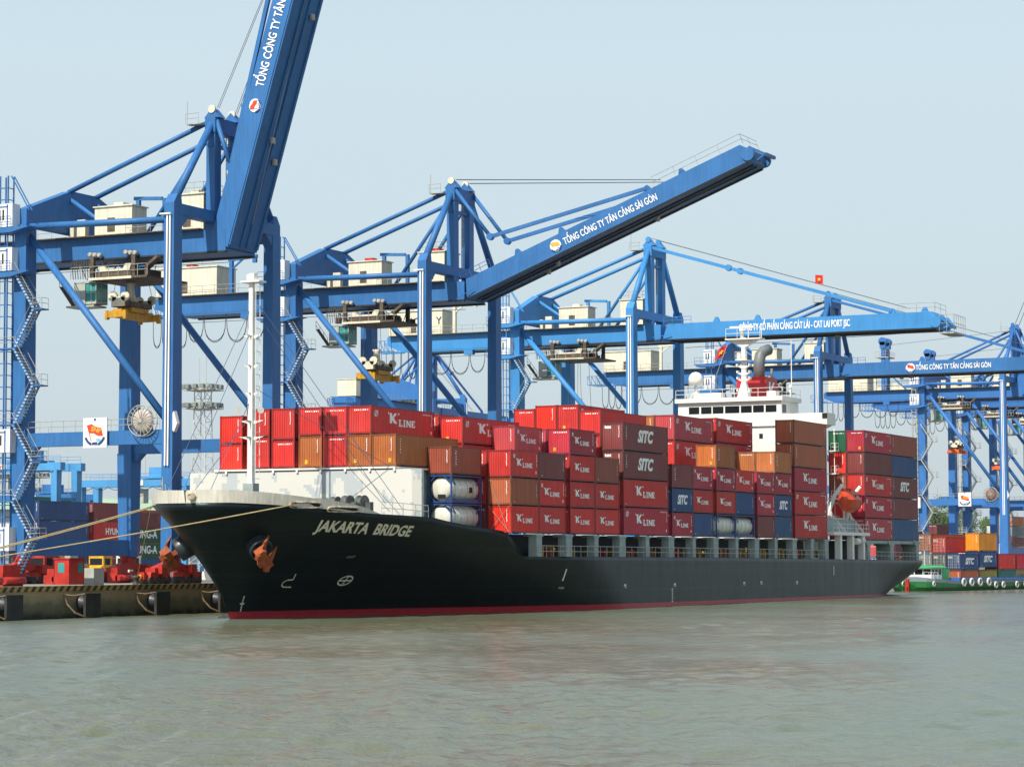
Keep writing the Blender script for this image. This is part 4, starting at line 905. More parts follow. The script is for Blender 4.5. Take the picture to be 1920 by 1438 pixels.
def crane(Xc, label, blue, hw=9.15, ang=0.0, blen=39.0, dz=0.0, trol=43.5, spz=29.2, spmat=YELL, reel=REEL1, sign=False, text=None, emb=None, stairs=True, big=0.0, detail=True, stay_s=24.5, stay_h=0.35, knee=None, ropes_s=None, house='', tower=False, backY=73.6, spr=True, reelY=35.0, elev_z=None):
    t = thing('gantry_crane', label, 'crane', (Xc, 41, ZQ), 'ship to shore cranes along the quay')
    P = lambda nm, mb, m=None, par=None: mb.build(nm, m or blue, par or t)
    zg = 36.4+dz; gt = 37.5+dz; gb = 35.35+dz; top = 39.3+dz; az = 48.4+dz*0.0+(dz and dz+1.2)
    gw = 2.75
    for sx in (-1, 1):
        x = Xc+sx*hw
        l = P('waterside_leg', MB().bar((x,YA,5.4),(x,YA,top),1.75+(0.5 if dz else 0),1.25+(0.5 if dz else 0),up=(0,1,0),w2=1.4,h2=1.1).prism([(x-0.7,YA-0.55,top),(x+0.7,YA-0.55,top),(x+0.25*-sx+0.3,YA-0.55,top+0.9),(x+0.25*-sx-0.3,YA-0.55,top+0.9)],(0,1.1,0)))
        if sx == -1:
            d = MB()
            for o_ in (-0.2, 0.12): d.bar((x-0.98,YA+o_,14),(x-0.82,YA+o_,top-1.2),0.12,0.16,up=(0,1,0))
            d.bar((x-0.95,YA+0.9,top-1.1),(x-0.95,YA-0.35,top-1.1),0.14,0.14); P('cable_duct', d, CWHITE, l)
            P('duct_hood', MB().prism([(x-0.3,YA-0.75,19.2),(x-0.3,YA-1.1,18.0),(x-0.3,YA-0.75,17.2),(x-0.3,YA+0.1,18.2)],(-0.5,0,0)), CWHITE, l)
        P('landside_leg', MB().bar((x,YL,5.4),(x,YL,16.2),1.5,1.5,up=(0,1,0),w2=1.9,h2=1.75).bar((x,YL,16.2),(x,YL,38.2+dz),1.7,1.6,up=(0,1,0),w2=1.7,h2=1.4))
        pb = P('portal_beam', MB().box(x-0.5,YA+0.6,16.15,x+0.5,YL-0.6,17.5).prism([(x-0.45,YL-0.6,16.15),(x-0.45,YL-0.6,14.9),(x-0.45,YL-1.9,16.15)],(0.9,0,0)).prism([(x-0.45,YA+0.6,16.15),(x-0.45,YA+0.6,14.9),(x-0.45,YA+1.9,16.15)],(0.9,0,0)))
        if sx == -1: P('railing', MB().rail([(x-0.55,YA+1,17.5),(x-0.55,YL-1,17.5)],1.1,1.4,0.03), STEEL, pb)
        P('tie_tube', MB().tube((x,YA+0.3,37.75+dz),(x,YL-0.3,38.05+dz),0.33,10))
        P('diagonal_brace', MB().tube((x,YA+0.4,18.2),(x,YL-0.4,37.2+dz),0.36,12))
        for yy in (YA, YL):
            bm = MB().prism([(x-0.9,yy-0.5,5.5),(x+0.9,yy-0.5,5.5),(x+0.6,yy-0.5,4.75),(x-0.6,yy-0.5,4.75)],(0,1,0)).prism([(x-0.7,yy-0.42,4.9),(x+0.7,yy-0.42,4.9),(x+2.9,yy-0.42,4.35),(x+2.9,yy-0.42,4.05),(x-2.9,yy-0.42,4.05),(x-2.9,yy-0.42,4.35)],(0,0.84,0))
            for s_ in (-1, 1):
                bm.prism([(x+s_*1.7,yy-0.55,4.3),(x+s_*3.5,yy-0.55,4.3),(x+s_*3.5,yy-0.55,3.85),(x+s_*1.7,yy-0.55,3.85)],(0,1.1,0))
                for k in (1.35, 3.25): bm.prism([(x+s_*(k-0.2),yy-0.6,3.9),(x+s_*(k+0.95),yy-0.6,3.9),(x+s_*(k+1.2),yy-0.6,3.1),(x+s_*(k-0.45),yy-0.6,3.1)],(0,1.2,0))
                bm.box(min(x+s_*4.5,x+s_*4.95),yy-0.3,3.2,max(x+s_*4.5,x+s_*4.95),yy+0.3,3.9)
                bm.box(x+s_*2.5-0.5,yy-1.0,3.75,x+s_*2.5+0.5,yy-0.55,4.6)
            bg_ = P('bogie', bm, BOG)
            for k in (-4.1,-3.1,-2.2,-1.2,1.2,2.2,3.1,4.1): P('wheel', MB().lathe((x+k,yy-0.62,ZQ+0.4),(0,1,0),[(0,0.4),(1.24,0.4)],10), CABLE, bg_)
            P('buffer', MB().lathe((x-5.0,yy,3.5),(-1,0,0),[(0,0.2),(0.3,0.2)],8), YELL, bg_)
        P('a_frame_leg', MB().tube((x,YA,top+0.1),(Xc+sx*2.3,YA,az-0.2),0.42,12,0.36))
        P('a_frame_post', MB().bar((Xc+sx*2.0,YA,gt),(Xc+sx*2.0,YA,az-0.6),1.15,1.0,up=(0,1,0)))
        bs = P('backstay', MB().tube((Xc+sx*2.3,YA+0.4,az-0.1),(Xc+sx*2.3,YL-0.2,42.4+dz),0.25,10))
        P('backstay_strut', MB().tube((Xc+sx*2.3,YL-0.5,41.6+dz),(Xc+sx*2.5,YL-6.6,gt+0.1),0.22,8))
        P('inner_strut', MB().tube((Xc+sx*2.1,YA+0.3,az-1.2),(Xc+sx*2.5,YA+7.4,gt+0.1),0.24,8))
    for y, nm in ((YA,'waterside_sill'),(YL,'landside_sill')): P(nm, MB().box(Xc-hw-0.6,y-0.6,5.5,Xc+hw+0.6,y+0.6,7.15))
    P('cross_beam', MB().box(Xc-hw+0.6,YA-0.55,38.2+dz,Xc+hw-0.6,YA+0.55,39.3+dz).prism([(Xc-hw+0.6,YA-0.5,38.2+dz),(Xc-hw+0.6,YA-0.5,36.9+dz),(Xc-hw+2.0,YA-0.5,38.2+dz)],(0,1,0)).prism([(Xc+hw-0.6,YA-0.5,38.2+dz),(Xc+hw-0.6,YA-0.5,36.9+dz),(Xc+hw-2.0,YA-0.5,38.2+dz)],(0,1,0)))
    P('landside_frame', MB().prism([(Xc-hw-0.6,YL-0.55,38.1+dz),(Xc-hw-0.6,YL-0.55,39.8+dz),(Xc-2.3,YL-0.55,42.5+dz),(Xc+2.3,YL-0.55,42.5+dz),(Xc+hw+0.6,YL-0.55,39.8+dz),(Xc+hw+0.6,YL-0.55,38.1+dz)],(0,1.1,0)))
    ap = P('apex_beam', MB().box(Xc-2.7,YA-0.6,az-1.2,Xc+2.7,YA+0.6,az+0.3).prism([(Xc-2.4,YA-0.9,az+0.3),(Xc-2.4,YA+0.9,az+0.3),(Xc-2.4,YA,az+1.3)],(1.2,0,0)).prism([(Xc+1.0,YA-0.9,az+0.3),(Xc+1.0,YA+0.9,az+0.3),(Xc+1.0,YA,az+1.3)],(1.2,0,0)).box(Xc-2.7,YA-0.3,az-2.6,Xc+2.7,YA+0.3,az-2.3))
    [P('sheave', MB().lathe((Xc+o_,YA,az+1.15),(1,0,0),[(0,0.4),(0.3,0.4)],14), CREAM if Xc < 80 else blue, ap) for o_ in (-2.5, 1.2)]
    P('apex_platform', MB().rail([(Xc-3.4,YA+0.9,az-0.3),(Xc-3.4,YA+2.4,az-0.3)],1.0,0.8,0.03).tube((Xc-3.4,YA+2.2,az-0.3),(Xc-3.4,YA+2.2,az+1.9),0.04,4).box(Xc-3.4,YA+0.6,az-0.4,Xc-2.4,YA+2.4,az-0.3), STEEL, ap)
    P('a_frame_ladder', MB().path([(Xc+0.3,YA,gt),(Xc+0.3,YA,az-1.2)],0.05,4).path([(Xc+0.9,YA,gt),(Xc+0.9,YA,az-1.2)],0.05,4).box(Xc+0.3,YA-0.02,gt+2,Xc+0.9,YA+0.02,gt+2.05), STEEL)
    lad = MB()
    for i in range(20): lad.bar((Xc+0.3,YA,gt+0.5*i+0.4),(Xc+0.9,YA,gt+0.5*i+0.4),0.05,0.05)
    P('ladder_rung', lad, STEEL)
    # girder and walkways
    g = P('girder', MB().box(Xc-gw,30.4,gb,Xc+gw,backY-2.2,gt).prism([(Xc-gw,backY-2.2,gb),(Xc-gw,backY,gb+0.9),(Xc-gw,backY,gt),(Xc-gw,backY-2.2,gt)],(2*gw,0,0)))
    P('walkway', MB().box(Xc-gw-0.75,33.0,gt+0.02,Xc+gw+0.75,backY-0.5,gt+0.12), GRIME, g)
    P('girder_rail', MB().box(Xc-gw-0.12,30.4,gb-0.18,Xc-gw+0.35,backY-3,gb-0.02).box(Xc+gw-0.35,30.4,gb-0.18,Xc+gw+0.12,backY-3,gb-0.02), CABLE, g)
    P('railing', MB().rail([(Xc-gw-0.7,YA+5,gt+0.12),(Xc-gw-0.7,YL-8,gt+0.12)],1.1,1.3,0.03).rail([(Xc-gw-0.7,YL+1,gt+0.12),(Xc-gw-0.7,backY-0.6,gt+0.12)],1.1,1.6,0.03), STEEL, g)
    tr = MB(); y0, y1 = backY, backY+3.2
    for x in (Xc-2.2, Xc+2.2):
        for z in (gb+0.2, gb+1.7): tr.bar((x,y0-0.3,z),(x,y1,z),0.1,0.1)
        for i in range(4): tr.bar((x,y0+i*0.8,gb+0.2),(x,y0+(i+1)*0.8,gb+1.7),0.08,0.08); tr.bar((x,y0+i*0.8+0.8,gb+0.2),(x,y0+i*0.8+0.8,gb+1.7),0.06,0.06)
    for i in range(5): tr.bar((Xc-2.2,y0+i*0.8,gb+0.2),(Xc+2.2,y0+i*0.8,gb+0.2),0.07,0.07)
    P('end_truss', tr, blue, g)
    # houses on the girder
    def hs(nm, x0, y0, x1, y1, h, doors=True):
        o = P(nm, MB().box(Xc+x0,y0,gt+0.15,Xc+x1,y1,gt+h).box(Xc+x0-0.15,y0-0.15,gt+h,Xc+x1+0.15,y1+0.15,gt+h+0.12), CREAM)
        r_ = MB()
        for i in range(1, int((y1-y0)/0.6)): r_.box(Xc+x0-0.015,y0+i*0.6-0.02,gt+0.2,Xc+x0+0.01,y0+i*0.6+0.02,gt+h-0.03)
        P('panel_rib', r_, CWHITE, o)
        P('louvre', MB().box(Xc+x0-0.05,(y0+y1)/2-0.2,gt+0.5,Xc+x0+0.02,(y0+y1)/2+0.7,gt+1.9), GRIME, o)
        P('roof_vent', MB().box(Xc+x0+0.8,(y0+y1)/2-0.6,gt+h+0.12,Xc+x0+1.9,(y0+y1)/2+0.5,gt+h+0.55), CREAM if Xc < 40 or Xc > 60 else BOG, o)
        return o
    hs('electric_house', -2.8, 41.4, -0.2, 45.9, 3.0); h2 = hs('drive_house', -2.4, 33.2, 1.4, 36.6, 3.7)
    P('railing', MB().rail([(Xc-2.3,33.3,gt+3.82),(Xc-2.3,36.5,gt+3.82)],1.1,1.0,0.03).rail([(Xc-2.3,33.3,gt+3.82),(Xc+1.3,33.3,gt+3.82)],1.1,1.0,0.03), STEEL, h2)
    P('locker', MB().box(Xc-2.9,47.0,gt+0.15,Xc-2.2,48.0,gt+1.9).box(Xc-2.9,48.4,gt+0.15,Xc-2.2,48.9,gt+1.5), CREAM)
    mh = hs('machinery_house', -2.8, 64.5, 1.6, 73.4, 3.6)
    if house:
        vs = text_mb(house, (Xc-2.86,70.2,gt+1.6), (0,-1,0), (0,0,1), 1.1, None, spacing=1.0); P('lettering', vs, CABLE, mh)
    P('roof_railing', MB().rail([(Xc-2.7,65,gt+3.72),(Xc-2.7,73.2,gt+3.72)],1.1,1.6,0.03), STEEL, mh)
    P('jib_crane', MB().bar((Xc-1.8,63.0,gt),(Xc-1.8,63.0,gt+4.6),0.45,0.45,up=(0,1,0)).bar((Xc-1.8,63.4,gt+4.4),(Xc-1.8,59.3,gt+4.7),0.35,0.4).bar((Xc-1.8,63.0,gt+3.2),(Xc-1.8,61.4,gt+4.4),0.2,0.2).box(Xc-2.0,59.4,gt+3.9,Xc-1.6,59.9,gt+4.5), blue if Xc < 80 else CREAM)
    P('floor_jib', MB().bar((Xc+0.4,39.6,gt),(Xc+0.4,39.6,gt+4.0),0.4,0.4,up=(0,1,0)).bar((Xc+0.4,39.9,gt+4.0),(Xc+0.4,43.3,gt+4.2),0.3,0.35).box(Xc+0.2,42.6,gt+3.0,Xc+0.6,43.0,gt+4.0), blue)
    if tower:
        m_ = MB()
        for x in (-1.7, 1.7):
            m_.bar((Xc+x,61.2,gt),(Xc+x,61.2,gt+9.3),0.75,0.75,up=(0,1,0)); m_.lathe((Xc+x-0.6,61.2,gt+10.9),(1,0,0),[(0,0.9),(1.2,0.9)],12); m_.box(Xc+x-0.6,60.6,gt+9.4,Xc+x+0.6,61.8,gt+10.8)
        m_.bar((Xc-1.7,61.2,gt+4),(Xc+1.7,61.2,gt+6.5),0.2,0.2); m_.tube((Xc+0.95,61.2,gt+4.5),(Xc+0.95,56.5,gt),0.18,6)
        tw = P('rope_tower', m_); P('tower_platform', MB().box(Xc-2.4,59.8,gt+7.3,Xc+2.4,62.8,gt+7.5).rail([(Xc-2.4,59.8,gt+7.5),(Xc-2.4,62.8,gt+7.5)],1.1,1.0,0.03).rail([(Xc-2.4,59.8,gt+7.5),(Xc+2.4,59.8,gt+7.5)],1.1,1.0,0.03), STEEL, tw)
        P('backstay', MB().tube((Xc-1.0,61.2,gt+10),(Xc-1.0,YA+1,az),0.04,4), ROPE)
    # boom
    a = R(ang); d = Vector((0,-math.cos(a),math.sin(a))); n = Vector((0,math.sin(a),math.cos(a))); H0 = Vector((Xc,30.3,gb+0.1))
    def bp(s, x, h): v = H0+d*s+n*h; return (v.x+x, v.y, v.z)
    bt, bb = 2.1, -0.05
    bm_ = MB(); e = blen
    bm_.prism([bp(0.2,-gw+0.03,bb),bp(0.9,-gw+0.03,bt),bp(e,-gw+0.03,bt),bp(e+0.9,-gw+0.03,bt-1.0),bp(e+0.4,-gw+0.03,bb)],(2*gw-0.06,0,0))
    bo = P('boom', bm_)
    st = MB()
    for x in (-gw+0.1, gw-0.45, -0.7, 0.45): st.prism([bp(0.5,x,bb-0.02),bp(e,x,bb-0.02),bp(e,x,bb-0.16),bp(0.5,x,bb-0.16)],(0.35 if abs(x) > 1 else 0.25,0,0))
    P('boom_rail', st, CABLE if ang < 60 else blue, bo)
    P('end_pulley', MB().lathe(bp(e+0.5,-gw-0.15,0.7),(1,0,0),[(0,0.75),(0.5,0.75)],16).lathe(bp(e+0.5,gw-0.35,0.7),(1,0,0),[(0,0.75),(0.5,0.75)],16).bar(bp(e+0.5,-gw,0.6),bp(e+0.5,gw,0.6),0.5,0.5), blue, bo)
    P('tip_frame', MB().bar(bp(e+0.7,-gw+0.5,1.6),bp(e+2.0,-gw+1.2,0.2),0.25,0.25).bar(bp(e+0.7,gw-0.5,1.6),bp(e+2.0,gw-1.2,0.2),0.25,0.25).bar(bp(e+2.0,-gw+1.2,0.2),bp(e+2.0,gw-1.2,0.2),0.35,0.35).bar(bp(e+0.5,-gw+0.5,-0.3),bp(e+2.0,-gw+1.2,0.2),0.2,0.2), blue, bo)
    if ang < 60:
        rl = MB(); rl.rail([bp(stay_s+1.0,-gw+0.1,bt),bp(e+0.4,-gw+0.1,bt)],1.2,2.4,0.03,up=n); rl.rail([bp(e+0.4,-gw+0.1,bt),bp(e+0.4,gw-0.1,bt)],1.2,2.4,0.03,up=n)
        if ang == 0: rl.rail([bp(e+1,-gw,-0.6),bp(e+3,-gw,-0.6),bp(e+3,gw,-0.6)],2.2,1.0,0.035); rl.box(Xc-gw,H0.y-e-3,gb-0.8,Xc+gw,H0.y-e-1,gb-0.65)
        P('railing', rl, STEEL, bo)
        P('hinge_platform', MB().rail([bp(0.4,-gw-0.1,bt),bp(4.5,-gw-0.1,bt)],0.9,1.3,0.035,up=n).bar(bp(0,-gw-0.4,0.4),bp(1.6,-gw-0.3,0.6),0.08,0.08).bar(bp(0,-gw-0.4,0.4),bp(-1.6,-gw-0.4,0.2),0.08,0.08), blue, bo)
    P('floodlight', MB().box(*[min(u,v) for u,v in zip(bp(9.2,1.0,bb-0.5),bp(9.7,1.6,bb-0.1))],*[max(u,v) for u,v in zip(bp(9.2,1.0,bb-0.5),bp(9.7,1.6,bb-0.1))]).box(*[min(u,v) for u,v in zip(bp(11.2,-0.4,bb-0.5),bp(11.7,0.2,bb-0.1))],*[max(u,v) for u,v in zip(bp(11.2,-0.4,bb-0.5),bp(11.7,0.2,bb-0.1))]).box(*[min(u,v) for u,v in zip(bp(24.0,1.0,bb-0.5),bp(24.5,1.6,bb-0.1))],*[max(u,v) for u,v in zip(bp(24.0,1.0,bb-0.5),bp(24.5,1.6,bb-0.1))]), STEEL, bo)
    for s in (stay_s, stay_s+4.5, 8.0, 14.0): lug = MB().prism([bp(s-0.5,-gw+0.4,bt),bp(s+0.5,-gw+0.4,bt),bp(s+0.15,-gw+0.4,bt+0.7),bp(s-0.15,-gw+0.4,bt+0.7)],(0.5,0,0)); P('boom_lug', lug, blue, bo)
    if text:
        s0, s1, hh = text[1], text[2], text[3]
        P('lettering', text_mb(text[0], Vector(bp(s0,-gw-0.03,text[4])), d, n, hh, s1-s0, bold=text[5] if len(text) > 5 else 0.012), WHITE, bo)
    if emb: emblem(bp(emb[0],-gw-0.02,emb[1]), d, n, (-1,0,0), emb[2], emb[3], bo, False)
    apx = Vector((Xc,YA-0.5,az))
    for sx in (-1, 1):
        q = Vector(bp(stay_s,sx*2.3,bt+stay_h)); p = apx+Vector((sx*2.3,0,0))
        if knee:
            k_ = Vector((Xc+sx*2.3,knee[0],knee[1])); f1 = P('forestay', MB().tube(p,k_,0.24,8)); P('link_pin', MB().lathe(k_-Vector((0.3,0,0)),(1,0,0),[(0,0.42),(0.6,0.42)],10), blue, f1); P('forestay', MB().bar(k_,q,0.3,0.42))
        else:
            f1 = P('forestay', MB().bar(p,q,0.3,0.42)); m__ = p+(q-p)*0.33; P('link_pin', MB().lathe(m__-Vector((0.3,0,0)),(1,0,0),[(0,0.45),(0.6,0.45)],10), blue, f1)
    rs = ropes_s or stay_s+1.5; rp = MB()
    for x, o_ in ((-2.0,0.9),(-1.7,0.9),(1.4,0.9),(1.7,0.9)): rp.tube((Xc+x,YA-0.4,az+1.3),bp(rs,x*0.6,bt+o_),0.035,4)
    P('hoist_rope', rp, ROPE)
    P('trolley_rope', MB().tube(bp(e+1.9,-1.2,-0.4),bp(3,-1.2,-1.2),0.035,4), ROPE)
    if not big: P('catenary_rope', MB().tube((Xc-1.2,31,gb-1.0),(Xc-1.2,backY-3,gb-0.9),0.03,4), ROPE)
    # trolley, cab, spreader
    y = trol
    tr = MB(); tr.box(Xc-gw-0.9,y-4.6,gb-2.25,Xc+gw+0.9,y+2.6,gb-2.05); tr.box(Xc-2.2,y-2.2,gb-1.9,Xc-0.4,y+1.4,gb-1.1); tr.box(Xc+0.4,y-2.4,gb-1.9,Xc+2.2,y+1.0,gb-1.0); tr.box(Xc-gw-0.8,y-2.6,gb-2.0,Xc-gw-0.3,y+1.6,gb-1.5)
    for yy in (y-2.8, y+2.2):
        for x in (Xc-gw-0.5, Xc+gw+0.5): tr.bar((x,yy,gb-2.1),(x,yy,gb+0.3),0.35,0.45,up=(0,1,0))
    tr.bar((Xc-gw-0.2,y-4.2,gb-1.2),(Xc-gw-0.2,y-5.6,gb-0.2),0.9,0.3)
    trl = P('trolley', tr, GRIME)
    rnd = random.Random(int(Xc)); ck = MB()
    for i in range(26):
        bx, by = Xc+rnd.uniform(-3.2,3.0), y+rnd.uniform(-4.4,4.4)
        if rnd.random() < 0.5: ck.box(bx,by,gb-2.05,bx+rnd.uniform(.2,.7),by+rnd.uniform(.2,.8),gb-2.05+rnd.uniform(.3,1.2))
        else: ck.path([(bx,by,gb-2.0),(bx+rnd.uniform(-.4,.4),by+rnd.uniform(-.8,.8),gb-1.2),(bx,by+rnd.uniform(-1.5,1.5),gb-0.2)],0.05,4)
    for i in range(8): ck.bar((Xc-3.3,y+2.4+i*0.3,gb-2.05),(Xc-3.3,y+2.6+i*0.3,gb-0.2),0.06,0.06)
    P('trolley_machinery', ck, GRIME, trl)
    P('railing', MB().rail([(Xc-gw-0.85,y-4.6,gb-2.05),(Xc-gw-0.85,y+4.6,gb-2.05)],1.15,1.1,0.035), STEEL, trl)
    P('toe_board', MB().box(Xc-gw-0.98,y-2.8,gb-2.3,Xc-gw-0.91,y+2.4,gb-2.05), CREAM, trl)
    wl = MB()
    for yy in (y-2.4, y+1.9):
        for k in range(3): wl.lathe((Xc-gw-0.75,yy+(k-1)*0.55,gb+0.25+0.05*k),(1,0,0),[(0,0.16),(0.05,0.24),(0.5,0.24)],10)
    P('trolley_wheel', wl, STEEL, trl)
    P('motor_cover', MB().prism([(Xc-gw-0.3,y-2.0,gb-1.6),(Xc-gw-0.3,y+1.4,gb-1.6),(Xc-gw-0.3,y+1.7,gb-0.9),(Xc-gw-0.3,y+1.0,gb-0.85),(Xc-gw-0.3,y+0.7,gb-1.2),(Xc-gw-0.3,y-1.3,gb-1.2),(Xc-gw-0.3,y-1.6,gb-0.7),(Xc-gw-0.3,y-2.3,gb-0.7)],(0.5,0,0)), CREAM, trl)
    cy0, cy1 = y+1.7, y+4.4; cz0, cz1 = gb-4.6, gb-2.35
    cb = P('cab', MB().box(Xc-3.3,cy0,cz0,Xc-3.2,cy0+0.1,cz1).box(Xc-1.4,cy0,cz0,Xc-1.3,cy0+0.1,cz1).box(Xc-3.3,cy0,cz1-0.15,Xc-1.3,cy1,cz1).box(Xc-3.2,cy0,cz0,Xc-1.4,cy1,cz0+0.25).box(Xc-3.3,cy0+1.35,cz0,Xc-1.3,cy1,cz1-0.1).box(Xc-3.4,cy0+0.2,cz0-0.3,Xc-1.2,cy1+0.9,cz0-0.12), CABP, trl)
    P('cab_window', MB().box(Xc-3.22,cy0+0.03,cz0+0.3,Xc-1.38,cy0+1.3,cz1-0.2), TEAL, trl)
    P('cab_mullion', MB().box(Xc-3.26,cy0,cz0+1.1,Xc-1.36,cy0+1.32,cz0+1.2).box(Xc-2.4,cy0-0.01,cz0+0.2,Xc-2.3,cy0+0.05,cz1).box(Xc-3.27,cy0+0.6,cz0+0.2,Xc-3.2,cy0+0.68,cz1), CABP, trl)
    P('access_stair', MB().bar((Xc-2.9,cy1+0.2,cz0-0.2),(Xc-2.9,cy1+1.8,cz0+1.9),0.7,0.12).rail([(Xc-3.3,cy1+0.2,cz0-0.2),(Xc-3.3,cy1+1.8,cz0+1.9)],1.0,0.7,0.03), GRIME, trl)
    if spr:
        yc = y-0.5; X0, X1 = Xc-3.1, Xc+3.1
        sp_ = MB(); sp_.box(X0+0.3,yc-0.55,spz+0.1,X1-0.3,yc+0.55,spz+0.95).box(X0,yc-1.2,spz+0.1,X0+0.5,yc+1.2,spz+0.75).box(X1-0.5,yc-1.2,spz+0.1,X1,yc+1.2,spz+0.75).box(X0+1.6,yc-0.9,spz+0.75,X1-1.6,yc+0.9,spz+1.2)
        for x in (X0-0.05, X1-0.35):
            for yy in (yc-1.25, yc+0.95): sp_.box(x,yy,spz-0.1,x+0.4,yy+0.3,spz+0.8)
        s_ = P('spreader', sp_, spmat)
        P('headblock', MB().box(X0+1.2,yc-1.0,spz+1.25,X1-1.2,yc+1.0,spz+1.75).box(X0+0.6,yc-0.9,spz+1.2,X0+1.3,yc+0.9,spz+2.1), GRIME, s_)
        hd = MB(); hd.box(X0+0.5,yc-0.75,spz+1.25,X0+0.75,yc+0.75,spz+2.2)
        for yy in (yc-0.7, yc+0.7): hd.lathe((X0+0.3,yy,spz+2.25),(1,0,0),[(0,0.12),(0.2,0.12)],8)
        for yy in (yc-0.75, yc+0.75): hd.lathe((X0+0.5,yy,spz+2.25),(1,0,0),[(0,0.5),(0.3,0.5)],16)
        hd.box(X1-1.0,yc-0.8,spz+1.7,X1-0.75,yc+0.8,spz+2.2)
        for yy in (yc-0.75, yc+0.75): hd.lathe((X1-1.0,yy,spz+2.2),(1,0,0),[(0,0.45),(0.3,0.45)],14)
        hd.lathe((X0+2.4,yc-0.2,spz+1.7),(0,0,1),[(0,0.65),(0.9,0.42),(1.7,0.36),(2.0,0.55)],14)
        P('sheave', hd, CREAM, s_)
        hr = MB()
        for x, yy in ((X0+0.7,yc-0.75),(X0+0.7,yc+0.75),(X1-0.8,yc-0.75),(X1-0.8,yc+0.75)): hr.tube((x,yy,spz+2.4),(x*0.8+Xc*0.2,yy*0.9+y*0.1,gb-2.1),0.03,4)
        P('hoist_rope', hr, ROPE)
    fs = MB(); yy = 57.5
    for i, (wd, dr) in enumerate(((2.4,3.3),(2.9,3.5),(3.1,3.4),(2.3,3.3),(1.2,3.9),(1.1,4.0),(1.1,3.9),(1.2,3.8))):
        for o_ in (0, 0.16):
            fs.path([(Xc-gw-0.25,yy+wd*(0.5-0.5*math.cos(math.pi*j/10)),gb-0.25-(dr-o_)*math.sin(math.pi*j/10)**(0.6 if wd > 2 else 0.4)) for j in range(11)],0.045,4)
        yy += wd+0.12
    P('festoon_cable', fs, CABLE)
    P('festoon_rail', MB().bar((Xc-gw-0.25,56,gb-0.15),(Xc-gw-0.25,backY+1,gb-0.15),0.12,0.16).box(Xc-gw-0.3,59.5,gb-0.9,Xc-gw+0.5,60.9,gb-0.05), blue)
    # stair tower, lift shaft and cabins on the near landside leg
    xs_ = Xc-hw-1.25
    if stairs:
        stt = MB(); trd = MB(); hr = MB(); z = 33.4; k = 0; zlist = []
        while z > 4.0:
            ya, yb = (49.7, 47.3) if k % 2 == 0 else (47.3, 49.5); zn = z-3.75
            for x in (xs_-0.55, xs_+0.55): stt.bar((x,ya,z),(x,yb,zn),0.08,0.22 if not dz else 0.14)
            for i in range(12):
                f = (i+0.5)/12; trd.box(xs_-0.6,ya+(yb-ya)*f-0.13,z+(zn-z)*f-0.05,xs_+0.56,ya+(yb-ya)*f+0.13,z+(zn-z)*f+0.07)
            hr.tube((xs_-0.58,ya,z+1.0),(xs_-0.58,yb,zn+1.0),0.03,4).tube((xs_+0.58,ya,z+1.0),(xs_+0.58,yb,zn+1.0),0.03,4)
            if k % 2 == 0:
                stt.box(xs_-0.6,46.3,zn-0.12,xs_+0.6,47.4,zn); hr.rail([(xs_-0.55,46.3,zn),(xs_-0.55,47.4,zn)],1.05,1.0,0.028); hr.rail([(xs_-0.55,46.3,zn),(xs_+0.5,46.3,zn)],1.05,1.0,0.028)
            else: stt.box(xs_-0.6,49.4,zn-0.14,xs_+0.6,51.9,zn); hr.rail([(xs_-0.55,49.4,zn),(xs_-0.55,51.9,zn)],1.05,1.0,0.028)
            z = zn; k += 1
        sto = P('stair_tower', stt, STEEL if blue is B3 else None); P('tread', trd, TREAD, sto); P('handrail', hr, STEEL, sto)
    if stairs:
        el = MB()
        for yy in (50.55, 51.5):
            for x in (xs_-0.5, xs_+0.4): el.bar((x,yy,3.2),(x,yy,43.0+dz),0.12,0.12,up=(0,1,0))
        for i in range(34):
            z = 3.5+i*1.16
            if z > 43+dz: break
            el.bar((xs_-0.5,50.55,z),(xs_-0.5,51.5,z),0.1,0.1); el.bar((xs_-0.5,50.55,z),(xs_+0.4,50.55,z),0.08,0.08)
        el.bar((xs_-0.2,50.4,43+dz),(xs_-0.2,48.2,39.5+dz),0.1,0.1); el.bar((xs_+0.3,50.4,43+dz),(xs_+0.3,48.2,39.5+dz),0.1,0.1)
        elo = P('lift_shaft', el, STEEL if blue is B3 else None); 
        for z0 in (37.9+dz, 33.55+dz, 15.6, 6.0):
            ld = P('lift_landing', MB().box(xs_-0.65,49.9,z0,xs_+0.6,51.9,z0+2.3), CWHITE)
            P('landing_trim', MB().box(xs_-0.70,50.45,z0+1.95,xs_-0.66,51.9,z0+2.05).box(xs_-0.70,50.42,z0,xs_-0.66,50.55,z0+2.2), blue, ld)
            for o_ in (50.9, 51.35): P('window', MB().box(xs_-0.69,o_,z0+0.7,xs_-0.655,o_+0.18,z0+1.7), DARK, ld)
        pl = MB()
        for z0 in (37.8+dz, 33.4+dz): pl.prism([(xs_-0.9,47.6,z0),(xs_-0.9,53.6,z0),(xs_-0.9,53.0,z0-0.5),(xs_-0.9,50.0,z0-0.5)],(1.8,0,0)); pl.rail([(xs_-0.85,50,z0),(xs_-0.85,53.5,z0)],1.1,1.0,0.03)
        P('landing_platform', pl, blue, elo)
    # reel, sign, small things
    rl = MB(); xr = Xc-hw-1.1
    rl.lathe((xr,reelY,18.35),(1,0,0),[(-0.12,0.3),(-0.05,0.9),(0.1,1.12),(0.45,1.12)],24); ro = P('cable_reel', rl, reel)
    sk = MB(); sk.path(disc_pts((xr-0.2,reelY,18.35),(0,1,0),(0,0,1),1.48,28)+[Vector((xr-0.2,reelY+1.48,18.35))],0.05,5)
